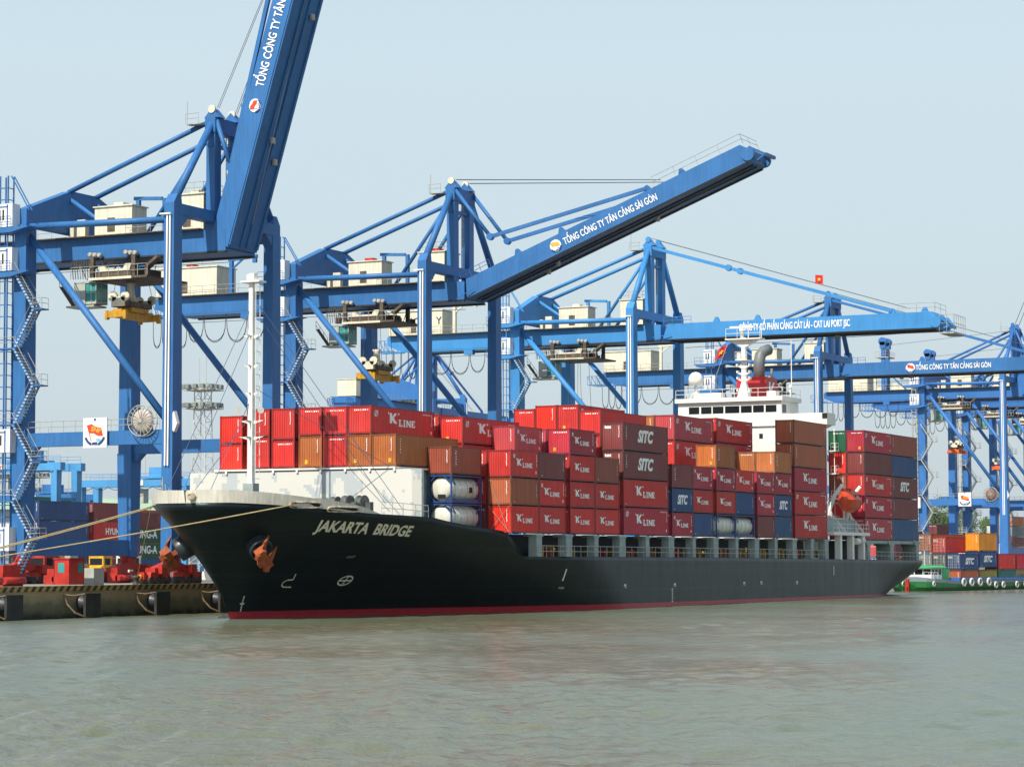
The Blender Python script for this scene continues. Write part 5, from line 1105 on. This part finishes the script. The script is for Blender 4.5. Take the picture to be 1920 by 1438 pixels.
    sk.path(disc_pts((xr+0.45,reelY,18.35),(0,1,0),(0,0,1),1.48,28)+[Vector((xr+0.45,reelY+1.48,18.35))],0.05,5)
    for i in range(20):
        v = Vector((0,math.cos(R(18*i)),math.sin(R(18*i)))); sk.tube(Vector((xr-0.22,reelY,18.35))+v*0.25,Vector((xr-0.2,reelY,18.35))+v*1.48,0.035,4)
    sk.lathe((xr-0.3,reelY,18.35),(1,0,0),[(0,0.2),(0.12,0.2)],12); P('spoke_ring', sk, STEEL, ro)
    P('reel_bracket', MB().box(xr+0.45,reelY-0.5,17.3,xr+1.2,reelY+0.5,18.6), blue, ro)
    if sign:
        sg = P('sign_board', MB().box(Xc-hw-0.85,39.2,15.9,Xc-hw-0.72,41.95,18.8), CWHITE); emblem((Xc-hw-0.86,40.57,17.3),(0,-1,0),(0,0,1),(-1,0,0),1.24,EMR,sg)
    return t
VT = 'TỔNG CÔNG TY TÂN CẢNG SÀI GÒN'
crane(1.4, 'blue quay crane with its boom raised nearly upright over the bow', B1, ang=73.2, blen=33.0, text=(VT,16.2,31.5,0.95,0.55,0.015), emb=(14.3,0.95,0.68,EMR), sign=True, trol=43.6, spz=29.2, knee=(30.1,43.6), stay_h=1.0, stay_s=30.0, ropes_s=32.5)
crane(53.5, 'blue quay crane with its boom half raised above the red containers', B1, ang=21.2, blen=37.6, text=(VT,14.0,26.4,0.82,0.55,0.012), emb=(12.9,0.95,0.72,EMY), trol=43.9, spz=26.4, knee=(27.2,42.6), stay_s=25.5)
crane(114.1, 'paler sky blue quay crane whose level boom carries the longest white name', B2, hw=8.6, ang=0.0, blen=38.6, text=('CÔNG TY CỔ PHẦN CẢNG CÁT LÁI - CAT LAI PORT JSC',11.5,27.3,0.95,0.65,0.02), trol=44.5, spz=24.0, stay_s=33.0, ropes_s=34.5, house='KO      Y')
crane(193.1, 'blue quay crane with level boom behind the ship bridge, flag on its apex', B1, hw=8.1, ang=0.0, blen=39.0, text=(VT,13.1,25.7,0.85,0.6,0.012), emb=(12.2,0.95,0.8,EMR), trol=45, spz=23.0, stay_s=33.0, ropes_s=34.5)
crane(316.8, 'bright blue quay crane with sign board and brown cable reel at the far right', B3, hw=11.5, dz=3.9, ang=74, trol=46.0, spz=27.5, spmat=ORNG, reel=REEL2, sign=True, tower=True, stay_s=29, knee=(28.5,46), ropes_s=36, backY=74.5)
crane(351.5, 'bright blue quay crane second from the far right end of the row', B3, hw=11.5, dz=3.9, ang=74, trol=45.5, spz=25.0, spmat=ORNG, reel=REEL2, tower=True, stay_s=29, knee=(28.5,46), ropes_s=36, backY=74.5)
crane(384.0, 'bright blue quay crane last in the row behind the other two', B3, hw=11.5, dz=3.9, ang=74, trol=46, spz=25.0, spmat=ORNG, reel=REEL2, tower=False, stay_s=29, knee=(28.5,46), ropes_s=36, backY=74.5)
flag((192.0,33.6,51.3), (0,0,1.5), (-0.3,1.3,0.1), 'small red flag with yellow star on the fourth crane apex')
# ---------------------------------------------------------------- crane behind the row, turned end on
c8 = crane(60.0, 'blue quay crane far behind the row, seen end on between two crane legs', B3, dz=1.6, ang=0, stairs=False, spr=False)
c8.location = (277, 158, ZQ); c8.rotation_euler = (0, 0, R(93))

# ---------------------------------------------------------------- mooring ropes
HAWS = paint('mooring_rope', '#b8a478', 0.85, 0.15, 2.0)
def rope(p, q, sag, r, label):
    p = Vector(p); q = Vector(q); mb = MB()
    mb.path([p+(q-p)*(i/20)-Vector((0,0,sag*4*(i/20)*(1-i/20)))-p for i in range(21)], r, 6)
    o = mb.build('mooring_rope', HAWS); tag(o, label, 'rope', 'mooring ropes'); o.location = p
rope((-31.8,18.1,9.6), (-55,30.4,3.3), 0.15, 0.05, 'upper of the two mooring ropes running together from the bow tip')
rope((-31.8,18.3,9.45), (-55,30.9,3.2), 0.2, 0.05, 'lower of the two mooring ropes running together from the bow tip')
rope((-28.7,6.3,9.6), (-60,30.4,3.2), 0.25, 0.06, 'single mooring rope from the long fairlead passing low across the black bow')
rope((-34.2,12.3,10.2), (-32.2,17.9,9.6), 0.02, 0.04, 'short rope from the rusty round fairlead along the white bulwark')
rope((-31.6,18.6,9.4), (-16.5,30.2,3.4), 0.1, 0.03, 'thin steep rope dropping from the bow to the quay bollard')

# ---------------------------------------------------------------- yard containers (near left)
def ystack(x, y, z, tiers, grp, phr, L_=12.19):
    for i, (col, let, H, desc) in enumerate(tiers):
        container(x, y, z, L_, H, col, let, desc+' '+phr, grp, mark='plain' if let is None else None, end='endv'); z += H
ystack(86.2, 117, 2.75, [('navy',None,2.59,'dark navy container at the foot of'), ('navy',None,2.59,'navy container second up in'), ('navy',None,2.9,'navy container with small yellow mark third up in'), ('navy',None,2.9,'topmost navy container of')], 'containers in the yard', 'the blue yard stack behind the stair')
ystack(99.6, 117, 2.75, [('maroon',None,2.59,'maroon container at the foot of'), ('red',None,2.59,'red container second up in'), ('red','HYUNDAI',2.9,'red container with bold white word in'), ('maroon',None,2.9,'topmost maroon container of')], 'containers in the yard', 'the red yard stack by the blue leg')
ystack(136.8, 138, 2.75, [('navy',None,2.59,'navy container under the green pair of'), ('green','HEUNG-A',2.59,'lower green lettered container of'), ('green','HEUNG-A',2.59,'upper green lettered container of'), ('maroon',None,2.59,'maroon container above the green pair of')], 'containers in the yard', 'the yard stack left of the bow')
ystack(79.4, 117, 2.75, [('grey',None,2.59,'grey container low in'), ('grey',None,2.59,'grey container second up in'), ('white',None,2.59,'pale grey container on top of')], 'containers in the yard', 'the grey stack behind the stair', 6.06)
for i, (x, y, n, cols, w) in enumerate(((108,150,5,('brown','red','grey','navy','rust'),'beyond the navy stack'), (128,150,5,('navy','red','blue','green','teal'),'capped with a teal container'), (226,196,5,('navy','blue','rust','red','brown'),'beside the bow flare'), (240,200,4,('blue','red','navy','blue'),'behind the red bogie'), (255,215,4,('red','orange','navy','pink'),'farthest left of the flare'))):
    z = 2.75
    for j in range(n):
        container(x, y, z, 12.19, 2.59, cols[j], None, f"{COLWORD[cols[j]]} far yard container, {TIER[min(j,5)] if j < n-1 else 'topmost'} tier of the stack {w}", 'containers in the yard', mark=None, end=None); z += 2.59
# far right yard stacks
for i, (x, y, n, cols, w) in enumerate(((420,60,5,('navy','red','maroon','grey','tan'),'behind the last crane leg'), (404,60,4,('royal','crimson','brown','white'),'left of the last crane leg'), (372,66,4,('blue','crimson','red','maroon'),'between the far crane legs'), (345,64,4,('red','navy','brown','red'),'behind the barge wheelhouse'), (318,62,4,('brown','maroon','grey','rust'),'just past the ship stern'), (300,58,3,('navy','pink','teal'),'under the ship stern overhang'))):
    z = 2.75
    for j in range(n):
        container(x, y, z, 12.19, 2.59, cols[j], None, f"{COLWORD[cols[j]]} distant container, {TIER[min(j,5)] if j < n-1 else 'topmost'} tier of the stack {w}", 'containers in the far yard', mark='plain', end='endh'); z += 2.59

# ---------------------------------------------------------------- yard gantries
B4 = paint('yard_crane_blue', '#4a93c9', 0.45, 0.1, 0.4, streak=0.2); SIGN = paint('white_sign', '#e0ddd6', 0.6, 0.05, 1.0)
def rtg(x, y, span, top, label, blue=B4, wb=5.2, word=None):
    t = thing('yard_gantry', label, 'gantry', (x, y, ZQ), 'yard gantries behind the quay')
    for yy, nm in ((y,0),(y+span,1)):
        for k in (0, wb):
            MB().bar((x+k,yy,3.4),(x+k,yy,top-1.0),0.8,0.9,up=(0,1,0),w2=1.3,h2=1.1).build('leg', blue, t)
        MB().box(x-0.8,yy-0.5,3.1,x+wb+0.8,yy+0.5,4.0).build('sill_beam', blue, t)
        w = MB()
        for k in (0, wb): w.lathe((x+k-0.9,yy-0.3,ZQ+0.6),(0,1,0),[(0,0.6),(0.6,0.6)],12).lathe((x+k+0.9,yy-0.3,ZQ+0.6),(0,1,0),[(0,0.6),(0.6,0.6)],12)
        w.build('wheel', CABLE, t)
        MB().bar((x,yy,top-5.5),(x+wb,yy,top-5.5),0.25,0.3).build('leg_tie', blue, t)
    for k in (0, wb):
        b = MB().box(x+k-0.6,y-1.2,top-1.2,x+k+0.6,y+span+1.2,top).build('main_beam', blue, t)
        MB().rail([(x+k-0.6,y-1.2,top),(x+k-0.6,y+span+1.2,top)],1.0,2.5,0.035).build('railing', blue, b)
    ty = y+span*0.3
    MB().box(x-0.8,ty-2.2,top+0.1,x+wb+0.8,ty+2.2,top+0.5).box(x+0.3,ty-1.5,top+0.5,x+wb-1,ty+1.2,top+2.0).build('trolley', blue, t)
    MB().box(x+0.5,ty+2.4,top-4.0,x+2.0,ty+4.2,top-1.6).build('cab', CABP, t)
    f = MB()
    for i in range(7):
        yy = y+span*(i/7); f.path([(x-0.75,yy+span/7*(j/6),top-1.25-0.5*math.sin(math.pi*j/6)) for j in range(7)],0.05,4)
    f.build('festoon_cable', CABLE, t)
    s = MB().box(x-0.72,y+span*0.38,top-1.05,x-0.62,y+span*0.38+3.4,top-0.15).build('sign_board', SIGN, t)
    text_mb(word or 'SNP', (x-0.74,y+span*0.38+3.0,top-0.82), (0,-1,0), (0,0,1), 0.45, 2.4, bold=0.02).build('lettering', EMR, s)
    for yy in (y+1.5, y+8): MB().tube((x,yy,top),(x,yy,top+5.2),0.06,4).build('aerial', STEEL, t)
rtg(101.2, 125, 23, 19.9, 'light blue yard gantry with white sign at the far left')
rtg(142.8, 129, 21, 18.7, 'light blue yard gantry between the crane legs, trolley hut on top', wb=4.8)
rtg(205, 196, 24, 18.5, 'lower deep blue yard gantry behind the light blue ones', blue=B1)
rtg(430, 96, 22, 20.5, 'light blue yard gantry behind the far crane legs', word='RTG')
rtg(520, 100, 22, 21.5, 'blue yard gantry at the far right edge behind the trees', blue=B1)
# floodlight masts
MASTW = paint('mast_white', '#c4c6c2', 0.6, 0.1, 1.0); LAMP = paint('lamp_grey', '#7c8480', 0.5, 0.2, 2.0)
def mast(x, y, h, label):
    t = thing('floodlight_mast', label, 'floodlight', (x, y, ZQ), 'floodlight masts in the yard')
    mb = MB(); w0, w1 = 1.9, 1.2
    def c(k, z):
        s = w0+(w1-w0)*(z-ZQ)/h; return (x+(s if k in (1,2) else -s)*0.5*1.6, y+(s if k in (2,3) else -s)*0.5*1.6, z)
    for k in range(4): mb.bar(c(k,ZQ), c(k,ZQ+h), 0.12, 0.12)
    z = ZQ; i = 0
    while z < ZQ+h-1.5:
        for k in range(4):
            mb.bar(c(k,z), c((k+1) % 4,z+1.9), 0.06, 0.06); mb.bar(c(k,z+1.9), c((k+1) % 4,z+1.9), 0.05, 0.05)
        z += 1.9
    mb.build('lattice_tower', MASTW, t)
    for zz in (ZQ+h-0.2, ZQ+h-3.2):
        p = MB(); p.box(x-2.4,y-2.4,zz,x+2.4,y+2.4,zz+0.12); p.rail([(x-2.4,y-2.4,zz),(x+2.4,y-2.4,zz),(x+2.4,y+2.4,zz),(x-2.4,y+2.4,zz),(x-2.4,y-2.4,zz)],1.0,1.2,0.04); p.build('lamp_platform', STEEL, t)
        for sd in ((-1,0),(0,-1),(1,0),(0,1)):
            for k in (-1.6, -0.2, 1.2):
                px_, py_ = x+sd[0]*2.6+(k if sd[1] else 0), y+sd[1]*2.6+(k if sd[0] else 0)
                MB().box(px_-0.35,py_-0.35,zz+0.3,px_+0.35,py_+0.35,zz+0.9).build('lamp', LAMP, t)
    MB().tube((x-1,y,ZQ+h),(x-1,y,ZQ+h+5),0.05,4).tube((x+1,y,ZQ+h),(x+1,y,ZQ+h+6),0.05,4).build('lightning_rod', STEEL, t)
mast(134, 120, 30.0, 'white lattice floodlight mast standing left of the foremast')
mast(210, 210, 19.5, 'small distant floodlight mast behind the stair tower')

# ---------------------------------------------------------------- quay clutter
def onemesh(name, label, cat, mb, mat, loc, group=None):
    o = mb.build(name, mat, loc=loc); tag(o, label, cat, group); return o
cx, cy = -18.9, 36
kc = thing('control_cabin', 'red steel cabin on the quay under the first crane', 'cabin', (cx, cy, ZQ))
MB().box(cx-1.2,cy-0.8,ZQ+0.1,cx+1.2,cy+0.8,5.15).box(cx-1.3,cy-0.9,5.15,cx+1.3,cy+0.9,5.25).build('cabin_shell', BOG, kc)
MB().box(cx+0.2,cy-0.83,3.9,cx+0.9,cy-0.78,4.8).box(cx-1.23,cy-0.3,3.9,cx-1.18,cy+0.4,4.8).build('window', TEAL, kc)
onemesh('counterweight_box', 'grey and red box beside the red cabin', 'box', MB().box(-15.9,35.4,ZQ,-14.3,36.6,ZQ+1.6), CABP, (-15.1,36,ZQ))
TYRE = paint('tyre_rubber', '#1c1c1d', 0.8, 0.2, 2.0); YV = paint('machine_yellow', '#d6a01e', 0.5, 0.15, 1.0)
def stacker(x, y, label):
    t = thing('reach_stacker', label, 'reach stacker', (x, y, ZQ), 'yellow machines behind the quay')
    MB().prism([(x-3.2,y-1.2,3.5),(x+3,y-1.2,3.5),(x+3.4,y-1.2,4.6),(x-1,y-1.2,4.8),(x-3.2,y-1.2,4.4)],(0,2.4,0)).build('chassis', YV, t)
    MB().bar((x+2.6,y,4.8),(x-4.4,y,7.2),0.7,0.8).build('boom', YV, t)
    MB().box(x-0.8,y-1.3,4.8,x+0.8,y-0.2,6.3).build('cab', CABP, t)
    MB().box(x-5.2,y-2.8,6.3,x-4.4,y+2.8,6.9).build('spreader', YV, t)
    for k in (-2.2, 2.2):
        for s in (-1.5, 0.9): MB().lathe((x+k,y+s,ZQ+0.75),(0,1,0),[(0,0.6),(0.1,0.75),(0.5,0.75),(0.6,0.6)],14).build('wheel', TYRE, t)
stacker(31, 78, 'yellow reach stacker with raised boom, nearer the stair'); stacker(40, 79, 'yellow reach stacker beyond the red cabin, with grey cab')
def truck(x, y, label, cab, load=None):
    t = thing('yard_truck', label, 'truck', (x, y, ZQ), 'trucks on the quay')
    MB().box(x,y-1.15,ZQ+0.6,x+2.0,y+1.15,ZQ+2.9).prism([(x-0.5,y-1.1,ZQ+0.6),(x,y-1.1,ZQ+0.6),(x,y-1.1,ZQ+1.7),(x-0.4,y-1.1,ZQ+1.5)],(0,2.2,0)).build('cab', cab, t)
    MB().box(x-0.03,y-0.95,ZQ+1.75,x+0.05,y+0.95,ZQ+2.6).box(x+0.4,y-1.18,ZQ+1.75,x+1.5,y-1.1,ZQ+2.6).build('window', GLS, t)
    MB().box(x+2.0,y-1.1,ZQ+0.8,x+13,y+1.1,ZQ+1.1).build('trailer', BOG, t)
    for k in (0.8, 3.6, 10.2, 11.6):
        for s in (-1.2, 0.8): MB().lathe((x+k,y+s,ZQ+0.5),(0,1,0),[(0,0.5),(0.4,0.5)],12).build('wheel', TYRE, t)
truck(48, 76, 'white cabbed yard truck parked behind the quay near the bow', SIGN); truck(22, 70, 'red cabbed yard truck with an empty trailer behind the red cabin', BOG); truck(62, 90, 'yellow cabbed yard truck beside the bow bogie', YV)
BARW = paint('barrier_white', '#d8d4cc', 0.6, 0.1, 1.0)
for i in range(9):
    x = 24+i*3.4; red = i % 2 == 0
    mb = MB(); mb.prism([(x,60-0.35,ZQ),(x,60+0.35,ZQ),(x,60+0.12,ZQ+1.0),(x,60-0.12,ZQ+1.0)],(2.4,0,0))
    onemesh('road_barrier', ('red' if red else 'white')+' plastic barrier in the row behind the quay cranes', 'barrier', mb, BOG if red else BARW, (x+1.2,60,ZQ), ('red' if red else 'white')+' barriers in a row')
for i, (x, y, h, w) in enumerate(((-30.5,36.5,1.6,2.2),(-25.5,38,1.9,3.0),(-8.5,45,1.5,2.6),(3.5,46,1.7,2.4))):
    mb = MB(); mb.box(x-w/2,y-0.6,ZQ,x+w/2,y+0.6,ZQ+h*0.6); mb.box(x-w/2+0.3,y-0.4,ZQ+h*0.6,x+w/2-0.2,y+0.4,ZQ+h); mb.lathe((x-w/2,y-0.7,ZQ+0.5),(1,0,0),[(0,0.35),(w,0.35)],10)
    onemesh('rail_clamp', ['red rail clamp housing at the far left of the quay', 'wide red rail clamp housing left of the cabin', 'red rail clamp under the landside sill beam', 'red rail clamp behind the bow bogies'][i], 'rail clamp', mb, BOG, (x,y,ZQ), 'red rail clamps')

# ---------------------------------------------------------------- warehouse and trees
WHR = paint('warehouse_roof', '#a9c4a0', 0.6, 0.08, 0.1); WHW = paint('warehouse_wall', '#b8bdb6', 0.7, 0.1, 0.1)
wt = thing('warehouse', 'long warehouse with pale green roof far behind the yard', 'warehouse', (270, 245, ZQ))
MB().box(225,232,ZQ,330,262,16.2).build('wall', WHW, wt)
MB().prism([(224,231,16.2),(224,263,16.2),(224,247,20.0)],(107,0,0)).build('roof', WHR, wt)
def leafmat(n, h):
    m = paint(n, h, 0.75, 0.35, 0.4, streak=0.0, perobj=0.05); return m
LF = leafmat('leaf_green', '#47602c'); BARK = paint('bark', '#4a3f33', 0.9, 0.3, 2.0)
def tree(x, y, h, rad, label, seed):
    rnd = random.Random(seed); t = thing('tree', label, 'tree', (x, y, ZQ), 'trees beyond the far yard')
    mb = MB(); mb.path([(x,y,ZQ),(x+0.3,y,ZQ+h*0.35),(x+0.1,y+0.3,ZQ+h*0.75)],0.45,8,0.15); cl = []
    for i in range(12):
        a = rnd.uniform(0,6.28); z0 = ZQ+h*rnd.uniform(0.3,0.65); rr = rad*rnd.uniform(0.45,0.95); q = Vector((x+rr*math.cos(a),y+rr*math.sin(a),z0+h*rnd.uniform(0.08,0.35))); mb.path([(x+0.15,y,z0),tuple(q)],0.16,5,0.05); cl.append(q)
    mb.build('trunk', BARK, t)
    cl += [Vector((x+rnd.gauss(0,rad*0.35),y+rnd.gauss(0,rad*0.35),ZQ+h*rnd.uniform(0.5,0.97))) for _ in range(12)]
    cb = MB()
    for c in cl:
        cr = rad*rnd.uniform(0.22,0.45)
        for _ in range(150):
            d = Vector((rnd.gauss(0,1),rnd.gauss(0,1),rnd.gauss(0,0.7))).normalized()*cr*rnd.random()**0.45
            p = c+d; s = rnd.uniform(0.14,0.34); a = Vector((rnd.gauss(0,1),rnd.gauss(0,1),rnd.gauss(0,1))).normalized(); b = a.orthogonal().normalized()
            cb.poly([p+a*s,p+b*s*0.6,p-a*s,p-b*s*0.6])
    cb.build('crown', LF, t)
tree(437, 84, 18.5, 6.0, 'tall tree standing between the first two far crane legs', 1); tree(468, 88, 15.5, 6.5, 'broad tree behind the orange container', 2); tree(480, 84, 13.0, 5.0, 'lower tree right of the broad one behind the orange container', 3); tree(425, 92, 12.0, 4.5, 'small tree at the foot of the tall far tree', 4)

# ---------------------------------------------------------------- barge with its boxes and tyres
GRN = paint('barge_green', '#1d6b34', 0.45, 0.2, 0.5, rust=0.08); GDECK = paint('barge_deck_grey', '#7a8a92', 0.6, 0.15, 1.0); ROOFG = paint('roof_green', '#3fae6a', 0.5, 0.1, 1.0); BLUEC = paint('coaming_blue', '#2c62b0', 0.5, 0.2, 1.0)
AZ = R(-12); BO = Vector((162, 10, 0))
def bw(x, y, z=0.0): return (BO.x+x*math.cos(AZ)-y*math.sin(AZ), BO.y+x*math.sin(AZ)+y*math.cos(AZ), z)
bg = thing('barge', 'green river barge with white wheelhouse behind the ship stern', 'barge', tuple(BO), rz=AZ)
mb = MB(); secs = []
for x, hb_, top in ((-1.2,1.6,2.2),(-0.6,2.9,2.05),(0.6,3.7,1.9),(3,4.0,1.75),(9,4.0,1.45),(45,4.0,1.3),(52,3.2,1.7),(56,0.6,2.3)):
    secs.append([(x+(0.9 if x < 0 else 0),-hb_*0.8,-0.6),(x,-hb_,0.6),(x,-hb_,top),(x,hb_,top),(x,hb_,0.6),(x+(0.9 if x < 0 else 0),hb_*0.8,-0.6)])
for s in secs: mb.v += s
for i in range(len(secs)-1):
    for j in range(6):
        a = i*6+j; b = i*6+(j+1) % 6; mb.f.append((a,b,b+6,a+6)); mb.sm.append(False)
mb.f.append(tuple(range(6))); mb.f.append(tuple(range((len(secs)-1)*6,len(secs)*6))); mb.sm += [False,False]
bm_ = GRN.copy(); bm_.name = 'barge_hull_paint'; n_ = bm_.node_tree; pb_ = n_.nodes['Principled BSDF']; src = pb_.inputs['Base Color'].links[0].from_socket
tcb = n_.nodes.new('ShaderNodeTexCoord'); spb = n_.nodes.new('ShaderNodeSeparateXYZ'); n_.links.new(tcb.outputs['Object'], spb.inputs[0])
gtb = n_.nodes.new('ShaderNodeMath'); gtb.operation = 'MULTIPLY_ADD'; gtb.inputs[1].default_value = 0.05; n_.links.new(spb.outputs[0], gtb.inputs[0]); n_.links.new(spb.outputs[2], gtb.inputs[2])
gt2 = n_.nodes.new('ShaderNodeMath'); gt2.operation = 'GREATER_THAN'; gt2.inputs[1].default_value = 1.42; n_.links.new(gtb.outputs[0], gt2.inputs[0])
lt2 = n_.nodes.new('ShaderNodeMath'); lt2.operation = 'LESS_THAN'; lt2.inputs[1].default_value = 9.0; n_.links.new(spb.outputs[0], lt2.inputs[0])
mlt = n_.nodes.new('ShaderNodeMath'); mlt.operation = 'MULTIPLY'; n_.links.new(gt2.outputs[0], mlt.inputs[0]); n_.links.new(lt2.outputs[0], mlt.inputs[1])
mxb = n_.nodes.new('ShaderNodeMixRGB'); mxb.inputs[2].default_value = lin('#76858e'); n_.links.new(mlt.outputs[0], mxb.inputs[0]); n_.links.new(src, mxb.inputs[1]); n_.links.new(mxb.outputs[0], pb_.inputs['Base Color'])
mb.build('hull', bm_, bg, local=True)
mb = MB()
for s in (-1, 1): mb.box(9,s*4.05-0.08,1.2,46,s*4.05+0.08,1.4)
mb.build('rubbing_strake', GDECK, bg, local=True)
MB().box(9.2,-3.4,1.3,44,-3.3,2.0).box(9.2,3.3,1.3,44,3.4,2.0).box(9.1,-3.4,1.3,9.2,3.4,2.0).build('hold_coaming', BLUEC, bg, local=True)
wh_ = MB().box(2.2,-2.2,1.7,5.6,2.2,2.5).box(2.2,-2.2,3.35,5.6,2.2,3.5).build('wheelhouse', SHW, bg, local=True)
pst = MB()
for x in (2.25, 3.3, 4.4, 5.5):
    for y in (-2.15, -0.75, 0.75, 2.15):
        if x in (2.25, 5.5) or abs(y) > 2: pst.box(x-0.06,y-0.06,2.5,x+0.06,y+0.06,3.35)
pst.build('window_post', SHW, wh_, local=True)
MB().box(2.32,-2.1,2.5,5.5,2.1,3.35).build('window', GLS, wh_, local=True)
MB().box(1.6,-2.7,3.5,6.4,2.7,3.62).prism([(1.6,-2.7,3.62),(1.6,2.7,3.62),(1.6,1.9,3.9),(1.6,-1.9,3.9)],(4.8,0,0)).build('roof', ROOFG, wh_, local=True)
MB().box(5.7,-1.9,1.6,8.6,1.9,3.3).build('deckhouse', ROOFG, bg, local=True)
MB().box(-1.5,-0.25,-0.4,-1.1,0.25,1.9).box(-1.9,-0.15,-0.6,-1.2,0.15,0.7).build('rudder', BOG, bg, local=True)
MB().tube((6,1.0,3.9),(6,1.0,6.2),0.05,5).rail([(-0.8,-2.6,2.05),(2.0,-3.4,1.9)],0.9,0.9,0.03).build('mast', SHW, bg, local=True)
MB().rail([(9,-4.0,1.4),(45,-4.0,1.3)],0.45,1.5,0.03).build('railing', GDECK, bg, local=True)
TYW = paint('white_tyre', '#d8d6cf', 0.7, 0.2, 2.0)
def tyre(x, y, z, r, label, grp, mat):
    mb = MB(); n = 18; c = Vector((0,0,0))
    mb.path([(r*math.cos(2*math.pi*i/n),0,r*math.sin(2*math.pi*i/n)) for i in range(n+1)], r*0.32, 7)
    o = mb.build('tyre_fender', mat); o.location = bw(x, y, z); o.rotation_euler = (0,0,AZ); tag(o, label, 'tyre', grp)
for i, x in enumerate((8.6,11.2,14.0,17.0)): tyre(x, -4.4, 1.3, 0.52, 'fat white tyre from the group of four at the barge quarter', 'white tyres at the barge quarter', TYW)
for i, x in enumerate((19.6,22.2,27,30,33,36,39,43)): tyre(x, -4.3, 0.8, 0.42, 'grey white tyre hung low along the green barge side', 'tyres along the barge side', TYW)
tyre(0.2,-3.7,1.1,0.34,'white tyre on a black pad at the barge stern','tyres at the barge stern',TYW); tyre(-1.0,0.9,1.1,0.32,'white tyre by the barge rudder','tyres at the barge stern',TYW)
def bcont(x, y, z, L_, H, col, let, label, doors=False):
    t = container(0,0,0,L_,H,col,let,label,'containers loaded on the barge',mark='plain',end='endv'); t.location = bw(x,y,z); t.rotation_euler = (0,0,AZ)
    if doors:
        mb = MB()
        for y_ in (0.3,0.75,1.0,1.45,1.7,2.1): mb.tube((-0.04,y_,0.2),(-0.04,y_,H-0.15),0.03,5)
        for i in range(5): mb.box(-0.03,0.15,0.4+i*0.45,-0.01,W-0.15,0.44+i*0.45)
        mb.box(-0.04,1.4,H-0.75,-0.02,2.2,H-0.45); mb.build('door_bars', STEEL, t, local=True)
for r_, y in enumerate((-2.5,0.0)): bcont(11.3,y,0.55,6.06,S_,['rust','brown'][r_],None,['rust red container low behind the barge coaming, camera side','brown container low behind the barge coaming, inboard'][r_])
bcont(17.6,-2.5,0.55,6.06,S_,'olive',None,'olive container low on the barge under the second navy box'); bcont(24.2,-2.5,0.55,6.06,S_,'teal',None,'teal container low on the barge under the red box')
bcont(11.3,-2.5,3.15,6.06,S_,'navy',S,'navy slant lettered container above the barge wheelhouse',True); bcont(17.6,-2.5,3.5,6.06,S_,'navy',S,'second navy slant lettered container under the amber box')
bcont(11.3,0.0,3.15,6.06,S_,'darkgrey',None,'dark grey container with door bars beside the navy one',True); bcont(11.3,2.5,3.15,6.06,S_,'grey',None,'grey container with door bars at the inboard side',True)
bcont(11.3,0.0,5.75,12.19,S_,'red',None,'red container with door bars above the dark grey one',True); bcont(11.3,2.5,5.95,12.19,HC,'rust',None,'rust red container with door bars, highest at the inboard side',True)
bcont(17.6,-2.5,6.1,6.06,HC,'amber',None,'amber orange container on top of the second navy box')
bcont(24.2,-2.5,3.15,6.06,S_,'red',None,'bright red container at the right edge above the teal one'); bcont(30.6,-2.5,3.15,6.06,S_,'crimson',None,'crimson container beyond the bright red one on the barge')

# ---------------------------------------------------------------- haze
if 0.00003 > 0:
    m = bpy.data.materials.new('haze_air'); m.use_nodes = True; N = m.node_tree.nodes; N.remove(N['Principled BSDF'])
    v = N.new('ShaderNodeVolumePrincipled'); v.inputs['Density'].default_value = 0.00003; v.inputs['Color'].default_value = (0.9,0.95,1.0,1); v.inputs['Anisotropy'].default_value = 0.3
    m.node_tree.links.new(v.outputs[0], N['Material Output'].inputs['Volume'])
    o = MB().box(-6100,-6100,-1.2,9100,9100,90).build('haze', m); o['kind'] = 'stuff'
